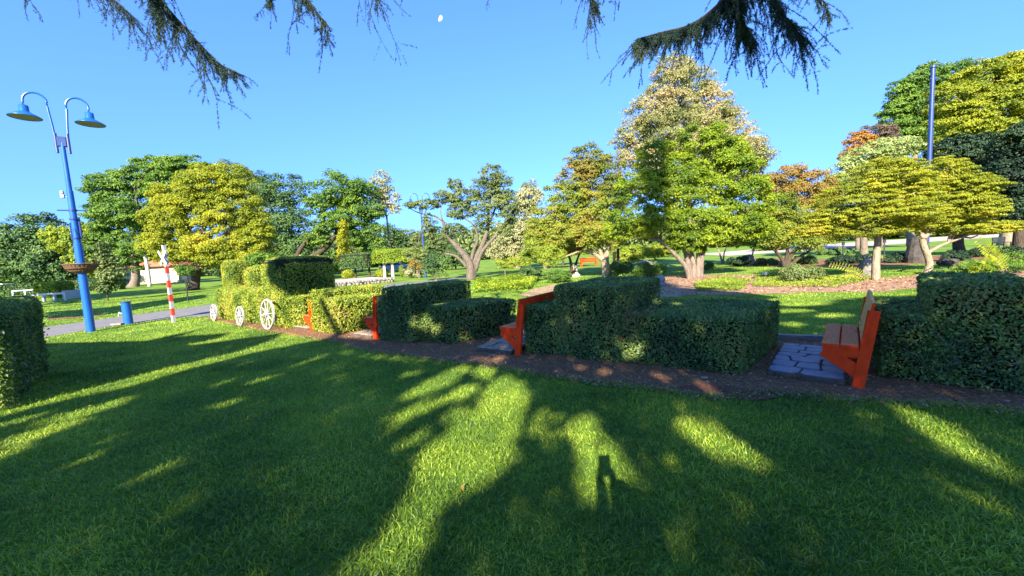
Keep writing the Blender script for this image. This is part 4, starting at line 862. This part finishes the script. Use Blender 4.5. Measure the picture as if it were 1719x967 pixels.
for (x, y, rx, ry, D, lf, lb) in [(1085, 455, 18, 10, 19, L_green, 'leafy shrub at the left foot of the bright green tree'), (1040, 448, 16, 9, 22, L_darkt, 'dark shrub right of the pale forked trunk'), (890, 460, 18, 10, 22, L_darkt, 'dark round shrub at the left of the autumn tree'), (935, 465, 20, 10, 20, L_green, 'green shrub below the small layered tree'), (1410, 438, 22, 7, 22, L_deep, 'low dark shrub behind the round shrub'), (1450, 436, 18, 7, 22, L_deep, 'dark clump left of the tapered stone'), (1240, 440, 16, 7, 25, L_deep, 'small dark shrub right of the multi stemmed tree'), (1690, 440, 26, 14, 15, L_green, 'large leaved shrub right of the cordyline'), (1650, 452, 20, 10, 13, L_bright, 'bright leafy shrub at the foot of the cordyline'), (1600, 432, 20, 8, 20, L_deep, 'dark shrub behind the crooked trunk'), (1348, 438, 20, 7, 24, L_darkt, 'dark shrub between the rust tinted tree and the thin stake'), (1508, 436, 20, 8, 21, L_deep, 'low dark shrub just left of the tapered stone'), (1285, 442, 18, 6, 25, L_darkt, 'dark green shrub on the back bed left of the rust tinted tree'), (1640, 428, 24, 10, 22, L_deep, 'dark thicket behind the tall frond plant'), (1180, 448, 18, 7, 24, L_green, 'green shrub just behind the multi stemmed trunk'), (1400, 425, 26, 6, 34, L_darkt, 'long low shrub far behind the straight trunked maple'), (1100, 424, 24, 8, 45, L_yg, 'yellow clipped shrub far beyond the green tree'), (1690, 428, 24, 10, 22, L_deep, 'dark bush under the black bench')]:
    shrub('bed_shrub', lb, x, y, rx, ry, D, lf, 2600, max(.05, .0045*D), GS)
# standard topiary trees
GT = 'small standard trees with pruned heads'
for (x, yt, yb, rx, ry, D, lb) in [(847, 443, 468, 15, 8, 24, 'small flat headed standard tree, left of the pruned pair'), (874, 440, 466, 19, 9, 25, 'wider flat headed standard tree next to the dark shrub')]:
    shrub('standard_tree', lb, x, yt, rx, ry, D, L_ygg, 1500, .09, GT, False, 'tree', True)
shrub('layered_tree', 'small layered tree left of the autumn trunk', 925, 432, 20, 18, 21, L_ygg, 2800, .09, None, False, 'tree', True)
# cordylines / cycad like fronds
def frond_plant(name, label, base, fronds):
    root = empty(name, (*base, 0), 0, label, 'plant'); D = base[1]
    mb = MB(); st = MB()
    for (x0, y0, x1, y1, ll) in fronds:
        a, b_ = P(x0, y0, D), P(x1, y1, D-.2); pts = spline([a, (a+b_)/2+np.array([0, 0, .12]), b_], 26); tube(st, pts, np.linspace(.018, .006, 26), 5)
        T = nrm(np.gradient(pts, axis=0))
        for k in range(2, 26, 2):
            for s in (-1, 1):
                side = nrm(np.cross(T[k], [0, 1, .3]))*s; d = nrm(side+T[k]*.5+np.array([0, -.2, -.15])); Lk_ = ll*(.5+.5*sin(pi*k/26)); w_ = nrm(np.cross(d, [0, 1, 0]))*.026*D/13
                p0 = pts[k]; m_ = p0+d*Lk_*.5; t_ = p0+d*Lk_; mb.add([p0, m_-w_, t_, m_+w_], [[[0, 1, 2, 3]]], rng.random())
    st.build('stem', B_grey, root, origin=(*base, 0)); mb.build('frond', leafmat('frond_yellow', [(.16, .20, .012), (.27, .29, .016), (.20, .27, .018)], trans=.4), root, origin=(*base, 0))
frond_plant('fern_frond', 'yellow feathery frond plant leaning left beside the straight trunked maple', P(1445, 466, 13)[:2], [(1452, 466, 1392, 444, .17), (1450, 468, 1412, 462, .13), (1455, 468, 1420, 452, .14)])
frond_plant('cordyline', 'tall yellow strappy frond plant near the right edge', P(1672, 450, 13)[:2], [(1682, 456, 1640, 402, .27), (1678, 456, 1652, 412, .24), (1668, 458, 1650, 436, .2), (1690, 455, 1664, 425, .22), (1684, 456, 1648, 418, .2)])
# rocks and stones
def rock(name, label, c, s, group=None, up=1.0, cat='rock', m=None):
    me = MB(); n1, n2 = 9, 12; V = []; ph = rng.random(6)*6
    for i in range(n1+1):
        for j in range(n2):
            th = pi*i/n1; f_ = 2*pi*j/n2; d = np.array([sin(th)*cos(f_), sin(th)*sin(f_), cos(th)])
            k = 1+.13*sin(3*d[0]*2+ph[0])+.12*sin(4*d[1]+ph[1])+.10*sin(5*d[2]+ph[2])+.04*rng.normal(); V.append(d*np.array(s)*k)
    Q = [[i*n2+j, i*n2+(j+1) % n2, (i+1)*n2+(j+1) % n2, (i+1)*n2+j] for i in range(n1) for j in range(n2)]
    me.add(np.array(V)+np.array([0, 0, s[2]*.6]), [Q]); o = me.build(name, m or M_rock, smooth=False); o.location = (c[0], c[1], 0); return tag(o, label, cat, group)
GRK = 'stones in the beds'
rock('boulder', 'pale block of stone beside the sandy path', G(1105, 481), (.32, .25, .25), GRK)
rock('boulder', 'grey stone left of the straight maple trunk', G(1455, 462), (.28, .22, .45), GRK)
rock('boulder', 'low brown boulder on the back bed under the slim tree', G(1254, 440), (.55, .4, .35), GRK)
rock('boulder', 'flat rock mound among the shaded planting', G(1082, 452), (.8, .5, .35), GRK)
rock('boulder', 'small stone behind the far shaded lawn', G(1590, 446), (.4, .3, .2), GRK, m=M_rock_shade)
rock('boulder', 'small pale stone lying on the red soil patch', G(1183, 637), (.045, .035, .025), GRK)
q = G(1540, 441); o = MB(); lathe(o, [(0, 0), (.50, 0), (.50, .3), (.40, .9), (.32, 1.25), (.22, 1.32), (0, 1.33)], n=14); o = o.build('tapered_stone', M_rock_shade); o.location = (q[0], q[1], 0); tag(o, 'shade darkened tapered stone hut shape behind the crooked maple', 'stone')
q = G(1284, 466); root = empty('mushroom_ornament', (*q[:2], 0), 0, 'tiny white mushroom shaped ornament left of the round shrub', 'ornament')
b = MB(); lathe(b, [(0, 0), (.035, 0), (.03, .16), (0, .17)], n=10); b.build('stalk', M_white, root); b = MB(); lathe(b, [(0, .13), (.12, .14), (.11, .18), (.06, .22), (0, .235)], n=12); b.build('cap', M_white, root)
q = G(965, 464); root = empty('stone_pedestal', (*q[:2], 0), 0, 'pale stone pedestal left of the pale forked trunk', 'pedestal')
b = MB(); lathe(b, [(0, 0), (.34, 0), (.34, .1), (.22, .18), (.17, .5), (.24, .62), (.26, .7), (0, .7)], n=14); b.build('column', mat('pale_stone', (.45, .40, .33), (.60, .55, .46), 5, .8, .4), root)
# dark stems behind pedestal
tree('small_tree', 'small dark stemmed tree above the stone pedestal', P(962, 455, 24)[:2], 24, [(955, 415, 24, 12), (975, 405, 20, 10)], L_autumn, B_dark, 2200, .12, .07, trunks=[([(960, 458), (958, 440), (950, 418)], .12, .05), ([(962, 458), (968, 440), (976, 420)], .10, .04)])
# far red bench
def far_bench(label, c, rz, Wd, m1, m2, h=.85):
    root = empty('park_bench', (c[0], c[1], 0), rz, label, 'bench')
    for k in range(3):
        b = MB(); box(b, (0, .18, .5+k*.14), (Wd, .03, .11)); b.build('back_slat', m1, root)
    b = MB(); box(b, (0, 0, .42), (Wd, .36, .04)); b.build('seat', m1, root)
    for s in (-1, 1):
        b = MB(); box(b, (s*(Wd/2-.1), .2, .42), (.07, .05, .86)); box(b, (s*(Wd/2-.1), -.15, .21), (.07, .05, .42)); b.build('leg', m2, root)
far_bench('bright red bench far back between the autumn tree stems', G(989, 447), .2, 1.8, M_red, M_red)
far_bench('black bench in the shade under the trees at the right edge', P(1682, 412, 30), .35, 2.0, M_black, M_black)
q = P(1032, 440, 26); root = empty('yellow_post', (q[0], 26, 0), 0, 'short ochre post beside a dark stem, behind the autumn tree', 'post')
b = MB(); box(b, (0, 0, .7), (.22, .2, 1.4), bev=.02); b.build('shaft', mat('ochre', (.5, .3, .05), (.6, .38, .08), 3), root); b = MB(); box(b, (.24, 0, .8), (.16, .16, 1.6), bev=.02); b.build('dark_post', M_black, root)
for (x, y, lb) in [(1415, 441, 'thin dark stake on the shaded lawn left of the straight maple'), (1484, 436, 'thin dark stake on the shaded lawn right of the straight maple')]:
    q = G(x, y); b = MB(); tube(b, [(0, 0, 0), (0, 0, 1.2)], .035, 6); box(b, (0, 0, 1.15), (.16, .04, .2)); o = b.build('garden_stake', M_black); o.location = (q[0], q[1], 0); tag(o, lb, 'stake', 'dark garden stakes')

# ------------------------------------------------------------------ distant tree line (uncountable)
mb = MB(); K = 260
for k in range(K):
    a = radians(rng.uniform(-62, 62)); R = rng.uniform(150, 200); c = np.array([R*sin(a), R*cos(a), 0]); h = rng.uniform(7, 15); n = 420
    d = nrm(rng.normal(size=(n, 3))); leaves(mb, c+np.array([0, 0, h*.5])+d*np.array([8, 4, h*.55])*rng.uniform(.7, 1, (n, 1)), d, 1.5, 1.1, .6)
tag(mb.build('distant_woodland', L_olive), 'low hazy line of distant trees on the horizon', 'woodland', kind='stuff')

# ------------------------------------------------------------------ moon
q = ray(738, 31); q = CAM+q/np.linalg.norm(q)*2500; b = MB()
R = 17; V = []
for i in range(13):
    for j in range(13):
        th = pi*i/12; f_ = -pi/2+pi*j/12*1.0; V.append([R*sin(th)*cos(f_)*.9, R*sin(th)*sin(f_)*.6, R*cos(th)])
Q = [[i*13+j, i*13+j+1, (i+1)*13+j+1, (i+1)*13+j] for i in range(12) for j in range(12)]
b.add(np.array(V), [Q]); o = b.build('moon', mat('moon_rock', (.5, .5, .48), (.75, .75, .72), .08, .9, 0)); o.location = tuple(q); o.rotation_euler = (0, radians(25), 0); tag(o, 'small pale half moon high in the blue sky', 'moon')

# ------------------------------------------------------------------ shade giving trees behind the camera
e1 = np.array([cos(AZ), -sin(AZ), 0]); e2 = np.cross(e1, S); e2 = e2/np.linalg.norm(e2)
if e2[2] < 0: e2 = -e2
def ab(Pw): Pw = np.atleast_2d(Pw); return np.stack([Pw @ e1, Pw @ e2], 1)
def abpx(l, z=0): return ab(np.array([G(x, y, z) for x, y in l]))
def disc(px, py, rx, ry, rot=0, z=0):
    t = np.linspace(0, 2*pi, 15)[:-1]; X = rx*np.cos(t); Y = ry*np.sin(t); return abpx([(px+a*cos(rot)-b*sin(rot), py+a*sin(rot)+b*cos(rot)) for a, b in zip(X, Y)], z)
def wdisc(c, r): # small hole around a world point
    t = np.linspace(0, 2*pi, 13)[:-1]; q = ab(np.array(c))[0]; return np.stack([q[0]+r*np.cos(t), q[1]+r*.8*np.sin(t)], 1)
sh_w = lambda l: ab(np.array([[x, y, 0] for x, y in l]))
SHADE = [
    np.vstack([abpx([(0, 700), (110, 672), (200, 655), (330, 617), (430, 592), (500, 578), (560, 567), (640, 572), (640, 566)]),
               sh_w([(-3.6, 9.2), (-2.9, 10.3), (-1.4, 11.0), (.4, 9.8), (2.2, 9.0), (3.9, 8.8), (4.6, 10.2), (5.3, 13.6), (6.2, 14.4), (7.2, 12.0), (7.6, 9.4), (9.4, 9.8), (12, 9.0), (14, 5), (9, 1), (3, .3), (-4, .3), (-9, 2.0)])]),
    abpx([(110, 655), (150, 628), (200, 607), (300, 583), (400, 570), (472, 560), (455, 572), (400, 590), (300, 614), (200, 636), (130, 656)]),
    abpx([(120, 606), (160, 588), (250, 572), (340, 552), (352, 547), (310, 562), (230, 578), (150, 602), (120, 612)]),
    abpx([(190, 590), (290, 566), (380, 560), (370, 568), (260, 588), (200, 598)]),
    ab(np.array([[-5.9, 9.9, 1.0], [-6.4, 10.2, 1.2], [-6.5, 10.3, 1.75], [-5.5, 10.9, 1.86], [-4.8, 11.0, 1.8], [-4.9, 10.9, .85], [-5.9, 9.9, .86]])),
]
SHADE_FAR = [
    abpx([(80, 535), (180, 528), (345, 500), (345, 494), (180, 516), (80, 524)]),
    abpx([(90, 508), (345, 486), (345, 478), (90, 499)]),
]
SHADE_R = [
    abpx([(1180, 470), (1300, 468), (1480, 462), (1500, 458), (1719, 442), (1719, 425), (1500, 420), (1300, 430), (1180, 440)]),
    abpx([(1090, 467), (1150, 462), (1150, 440), (1040, 440), (1030, 455)]),
]
LIT = [abpx([(818, 640), (850, 628), (886, 640), (888, 690), (870, 760), (848, 800), (800, 835), (735, 862), (672, 852), (690, 800), (700, 765), (742, 728), (800, 680)]),
       abpx([(660, 848), (740, 862), (726, 905), (716, 985), (520, 985), (590, 935), (645, 890)]),
       disc(700, 690, 52, 11, -.35), disc(735, 642, 66, 13, -.42), disc(812, 627, 24, 12, -.1), disc(775, 660, 42, 12, -.4), disc(695, 735, 34, 10, -.5), disc(670, 708, 26, 7, -.5), disc(762, 700, 30, 14, -.5),
       disc(902, 712, 14, 32, .45), disc(931, 722, 13, 36, .3), disc(982, 720, 31, 26, .2),
       abpx([(955, 742), (1037, 738), (1050, 775), (1044, 822), (1022, 842), (984, 844), (966, 790)]),
       abpx([(1128, 706), (1165, 703), (1215, 720), (1262, 748), (1290, 785), (1284, 796), (1236, 778), (1190, 755), (1145, 735)]),
       abpx([(1480, 676), (1530, 684), (1590, 712), (1650, 755), (1710, 812), (1690, 812), (1620, 780), (1560, 740), (1512, 706)]),
       disc(1145, 682, 10, 16), disc(1012, 624, 13, 7), disc(975, 618, 12, 5),
       wdisc((-6.9, 4.4, .9), .5), wdisc((1.62, 5.14, .22), .15), wdisc((1.45, 5.2, .34), .09), disc(1110, 632, 24, 6), 
       abpx([(1160, 640), (1182, 636), (1212, 668), (1200, 670)]),
       wdisc((-1.75, 7.25, .45), .20), wdisc((-1.5, 7.15, .3), .14), wdisc((-1.45, 7.45, .74), .12), wdisc((-1.9, 7.5, .25), .1),
       disc(150, 690, 95, 7, -.27), disc(70, 728, 90, 9, -.3), disc(330, 690, 90, 6, -.22), disc(140, 774, 28, 7, -.35), disc(15, 762, 50, 9, -.3), disc(230, 700, 60, 4, -.25), disc(40, 705, 50, 5, -.25), disc(420, 642, 60, 3, -.25), disc(500, 610, 55, 4, -.28), disc(390, 640, 50, 3, -.25),
       disc(1345, 506, 60, 9, 0), disc(1400, 530, 34, 5, 0), disc(1330, 545, 22, 5, 0), disc(1390, 565, 20, 4, 0), disc(1330, 522, 40, 4, 0),
       disc(820, 605, 30, 5, .1), disc(1680, 790, 22, 10, .5), wdisc((2.2, 6.0, .75), .13), wdisc((2.5, 5.8, .75), .10), wdisc((-.3, 5.7, .1), .12),
       abpx([(575, 588), (700, 604), (690, 610), (570, 592)]), disc(690, 628, 26, 5, -.2)]
def inany(Q, L): 
    r = np.zeros(len(Q), bool)
    for p in L: r |= in_poly(Q[:, 0], Q[:, 1], p)
    return r
def shade_leaves(polys, lit, tau, Lw, zbase, zspan, clear=.6):
    out = []
    for p in polys:
        lo, hi = p.min(0), p.max(0); a = (hi-lo).prod(); n = int(a*tau/(Lw*Lw*.6*.5*.5))
        Q = rng.uniform(lo, hi, (n, 2)); k = in_poly(Q[:, 0], Q[:, 1], p); Q = Q[k]
        J = Q+rng.normal(0, .016, Q.shape); Q = Q[~inany(J, lit)]
        out.append(Q)
    Q = np.vstack(out)
    # ground point of each ray, then climb towards the sun
    base = Q[:, :1]*e1+Q[:, 1:]*e2; t0 = base[:, 2]/S[2]; g = base-S*t0[:, None]
    zmin = np.maximum(zbase, (g[:, 1]+clear)*math.tan(EL)/cos(AZ)+.2)
    z = zmin+zspan*rng.random(len(g))
    return g+S*(z/S[2])[:, None]
Lv = shade_leaves(SHADE, LIT, 3.4, .17, 5.2, 5.0)
# trunks that carry the shade crowns
def big_tree(name, label, pos, trunk_pts, r0, r1, leafm, crown_pts, Lw, anchors, group=None, needles=True):
    org = np.array([pos[0], pos[1], 0]); root = empty(name, org, 0, label, 'tree', group)
    tb = MB(); pts = spline(trunk_pts, 24); rr = np.linspace(r0, r1, 24); rr[0] *= 1.3; tube(tb, pts, rr, 14, wob=.03)
    for a in anchors:
        a = np.asarray(a, float); h = np.clip(a[2]-1.2, 2.5, pts[-1][2]-.5); s = pts[np.argmin(abs(pts[:, 2]-h))]; limb(tb, s, a, r1*.8, .03, .06, 12, 8)
    tb.build('trunk', B_dark, root, smooth=True, origin=org)
    mb = MB(); leaves(mb, crown_pts, np.tile([0, 0, 1.], (len(crown_pts), 1))+S*1.0, Lw, Lw*.6, .5, .1, down=.3); mb.build('crown', leafm, root, origin=org)
    return root
T1, T2, T3 = np.array([-7.5, -9.]), np.array([-.3, -7.5]), np.array([8.5, -6.])
ctrs = np.stack([T1, T2, T3]); own = np.argmin(((Lv[:, None, :2]-ctrs[None])**2).sum(2), 1)
def anchors(pts, k, frm=None):
    if len(pts) <= k: return pts
    if frm is None: frm = np.array([pts[:, 0].mean(), pts[:, 1].mean(), pts[:, 2].mean()-2])
    out = []
    for q in pts[rng.choice(len(pts), min(len(pts), 400), replace=False)]:
        st = frm.copy(); st[2] = min(frm[2], max(2.5, q[2]-1.0)); l = st+(q-st)*np.linspace(0, 1, 40)[:, None]
        if inany(ab(l), LIT).mean() < .02 and all(np.linalg.norm(q-o_) > 1.5 for o_ in out): out.append(q)
        if len(out) >= k: break
    return np.array(out) if out else pts[:1]
GSH = 'tall trees behind the viewer shading the lawn'
big_tree('shade_tree', 'tall tree out of view at left throwing dappled shade on the lawn', T1, [(*T1, -.1), (-7.3, -9, 4), (-7, -8.6, 9)], .38, .18, L_darkt, Lv[own == 0], .17, anchors(Lv[own == 0], 9, np.array([*T1, 9.])), GSH)
big_tree('shade_tree', 'tall tree out of view at right shading the nearest bench', T3, [(*T3, -.1), (8.4, -5.8, 4), (8.6, -5.6, 9)], .38, .18, L_darkt, Lv[own == 2], .17, anchors(Lv[own == 2], 8, np.array([*T3, 9.])), GSH)
Lf = shade_leaves(SHADE_FAR, [], 2.6, .3, 7, 4, clear=-200); Lf = Lf[(Lf[:, 0] < -1.75*Lf[:, 1])]
big_tree('shade_tree', 'tree beyond the left edge casting long bars of shade over the far lawn', (-33., 9.), [(-33, 9, -.1), (-32.8, 9, 4), (-32, 9.5, 9)], .4, .2, L_darkt, Lf, .3, anchors(Lf, 8), GSH)
# cedar: trunk, shade crown and the boughs seen along the top of the picture
org = np.array([T2[0], T2[1], 0.]); cedar = empty('cedar_tree', org, 0, 'cedar whose dark drooping boughs hang into the top of the picture', 'tree')
tb = MB(); tpts = spline([(-.35, -7.5, -.1), (-.2, -7.4, 4), (.35, -7.2, 8), (.9, -6.9, 12), (1.1, -6.8, 17), (1.2, -6.8, 21)], 40); rr = np.linspace(.46, .20, 40); rr[0] *= 1.3
tube(tb, tpts, rr, 16, wob=.03)
cp = Lv[own == 1]
for a in anchors(cp, 9, np.array([.4, -7.2, 12.])):
    h = np.clip(a[2]-.8, 3, 18); s = tpts[np.argmin(abs(tpts[:, 2]-h))]; limb(tb, s, a, .08, .02, .03, 12, 8)
# dense top: throws the broad dark stripe on the green tree
mb = MB(); leaves(mb, cp, np.tile([0, 0, 1.], (len(cp), 1))+S, .17, .10, .5, .1, down=.3)
zz = rng.uniform(10.5, 20.5, 5200); ii = np.clip(((zz-tpts[0, 2])/(tpts[-1, 2]-tpts[0, 2])*39).astype(int), 0, 39)
cpt = tpts[ii]+rng.normal(0, 1, (5200, 3))*np.array([.33, .33, .2]); leaves(mb, cpt, np.tile(S, (5200, 1)), .2, .12, .6)
mb.build('crown', L_needle, cedar, origin=org)
def bough(pxs, D, r0, r1, twig_n, tl, dens=1.0, back=2.5):
    twig_n = int(twig_n*1.25)
    """a drooping bough: px polyline at distance D, hung with fine needle twigs"""
    pts = np.array([P(x, y, D+dd) for x, y, dd in pxs]); k = 40; sp = spline(pts, k)
    w_ = MB(); tube(w_, sp, np.linspace(r0, r1, k), 7)
    T = nrm(np.gradient(sp, axis=0)); nd = MB(); allp = []; ad = []
    def needles(pl):
        seg = np.diff(pl, axis=0); L = np.linalg.norm(seg, axis=1).sum(); n = max(3, int(L/.0085*dens)); t = np.sort(rng.random(n))*(len(pl)-1-1e-6); i = t.astype(int)
        allp.append(pl[i]+seg[i]*(t-i)[:, None]); ad.append(nrm(seg[i]))
    for _ in range(twig_n):
        t = rng.random()**.85; i = int(t*(k-1)); L = tl*(.25+rng.gamma(1.6, .42))*(1.15-.5*t)
        d = nrm(T[i]*rng.uniform(.1, .9)+np.array([rng.normal(0, .55), rng.normal(0, .45), -rng.uniform(.15, 1.0)])); pl = [sp[i]]
        for q in range(7):
            d = nrm(d+rng.normal(0, .13, 3)+np.array([0, 0, -.14])); pl.append(pl[-1]+d*L/7)
        pl = np.array(pl); tube(w_, pl, np.linspace(.0035, .0012, 8), 4, cap=False); needles(pl)
        for __ in range(rng.integers(2, 5)):
            j = rng.integers(1, 6); d2 = nrm(d+rng.normal(0, .6, 3)); q2 = [pl[j]]
            for q in range(4): d2 = nrm(d2+np.array([0, 0, -.2])+rng.normal(0, .1, 3)); q2.append(q2[-1]+d2*L*.07)
            needles(np.array(q2))
    Pn = np.repeat(np.vstack(allp), 3, 0); Dn = np.repeat(np.vstack(ad), 3, 0); Pn = Pn+rng.normal(0, .004, Pn.shape)
    dd = nrm(Dn*.6+rng.normal(0, .7, Pn.shape)); Ln = rng.uniform(.014, .030, (len(Pn), 1)); sd = nrm(np.cross(dd, rng.normal(size=Pn.shape)))*.0028
    V = np.stack([Pn-sd, Pn+sd, Pn+dd*Ln], 1).reshape(-1, 3); nd.add(V, [np.arange(len(Pn))[:, None]*3+np.array([[0, 1, 2]])], rng.random(len(Pn)))
    wo = w_.build('bough', B_bough, cedar, smooth=True, origin=org); nd.build('needles', L_needle, wo, origin=org)
    wo['label'] = 'drooping bough hung with fine needle twigs'
    return sp[0]
starts = []
starts.append(bough([(190, -90, -.6), (245, -25, -.3), (290, 25, 0), (330, 70, 0), (365, 105, 0), (402, 124, 0)], 5.6, .03, .004, 130, .40, 1.1))
starts.append(bough([(90, -90, 0), (135, -45, 0), (180, -10, 0), (225, 30, 0)], 6.0, .02, .004, 62, .36, .9))
starts.append(bough([(215, -90, 0), (245, -40, 0), (262, 10, 0), (268, 50, 0)], 5.8, .016, .004, 60, .36, 1.1))
starts.append(bough([(20, -70, 0), (40, -25, 0), (56, 12, 0)], 6.2, .008, .003, 4, .2))
starts.append(bough([(470, -110, -.4), (492, -50, 0), (515, 0, 0), (552, 44, 0)], 5.8, .02, .004, 85, .34, 1.1))
starts.append(bough([(520, -90, 0), (470, -50, 0), (448, 10, 0)], 5.9, .014, .004, 40, .3))
starts.append(bough([(560, -90, 0), (595, -55, 0), (622, -25, 0), (634, 0, 0)], 6.0, .012, .003, 28, .62, .6))
starts.append(bough([(960, -110, 0), (975, -60, 0), (990, -15, 0), (1000, 15, 0)], 6.0, .016, .004, 85, .34, 1.1))
starts.append(bough([(1020, -90, 0), (1035, -40, 0), (1040, 5, 0)], 6.2, .012, .003, 22, .34))
starts.append(bough([(1255, -90, -.3), (1240, -35, 0), (1205, 10, 0), (1160, 42, .1), (1110, 55, .2), (1068, 66, .3)], 5.8, .045, .006, 330, .36, 1.5))
starts.append(bough([(1250, -70, 0), (1240, -10, 0), (1245, 35, 0), (1262, 65, 0)], 5.9, .03, .005, 190, .42, 1.4))
starts.append(bough([(1270, -80, 0), (1290, -20, 0), (1320, 30, 0), (1352, 70, 0)], 5.8, .022, .004, 170, .40, 1.1))
starts.append(bough([(1320, -80, 0), (1350, -30, 0), (1380, 0, 0), (1392, 25, 0)], 5.9, .016, .004, 66, .3))
starts.append(bough([(840, -90, 0), (830, -40, 0), (825, -8, 0)], 6.2, .01, .003, 9, .24, .6))
for s in starts:
    t0_ = tpts[np.argmin(abs(tpts[:, 2]-(s[2]+.6)))]; m_ = (s+t0_)/2+np.array([0, 0, 1.1])
    tube(tb, spline([t0_, m_, s], 16), np.linspace(.045, .02, 16), 8)
tb.build('trunk', B_dark, cedar, smooth=True, origin=org)

# ------------------------------------------------------------------ the photographer, just behind the lens, whose raised phone casts the small upright shadow
root = empty('person', (0, -.5, 0), 0, 'person behind the viewpoint in dark clothes holding up a phone with both hands', 'person')
V = [(0, 0, .95), (0, 0, 1.12), (0, 0, 1.34), (0, .02, 1.49), (0, .04, 1.57), (0, .05, 1.64), (0, .04, 1.70)]; Rr = [.13, .12, .13, .05, .065, .085, .07]; Eg = [(i, i+1) for i in range(6)]
def chain(frm, pts, rad):
    p = frm
    for q, r_ in zip(pts, rad): V.append(q); Rr.append(r_); Eg.append((p, len(V)-1)); p = len(V)-1
    return p
for sd in (-1, 1):
    chain(0, [(sd*.10, 0, .88), (sd*.11, .01, .50), (sd*.12, -.02, .09), (sd*.13, .12, .045)], [.09, .065, .045, .04])
    w_ = chain(2, [(sd*.17, .01, 1.40), (sd*.11, .18, 1.20), (sd*.042, .37, 1.42), (sd*.042, .405, 1.49)], [.06, .05, .040, .034])
    for k in range(4): chain(w_, [(sd*(.058-.002*k), .43+.004*k, 1.505+.017*k), (sd*.050, .452, 1.51+.018*k)], [.010, .008])
    chain(w_, [(sd*.035, .40, 1.515), (sd*.030, .415, 1.545)], [.011, .009])
me = bpy.data.meshes.new('body'); me.from_pydata(V, Eg, []); body = bpy.data.objects.new('body', me); C.objects.link(body); body.parent = root
md = body.modifiers.new('skin', 'SKIN'); md.use_smooth_shade = True
for k, v_ in enumerate(me.skin_vertices[0].data): v_.radius = (Rr[k], Rr[k])
me.skin_vertices[0].data[0].use_root = True
body.modifiers.new('sub', 'SUBSURF').levels = 1; me.materials.append(mat('dark_clothes', (.03, .035, .05), (.05, .055, .07), 8))
b = MB(); box(b, (0, -.035, 1.575), (.095, .009, .165), bev=.003); o = b.build('mobile_phone', M_black); tag(o, 'black mobile phone held up behind the viewpoint', 'phone')
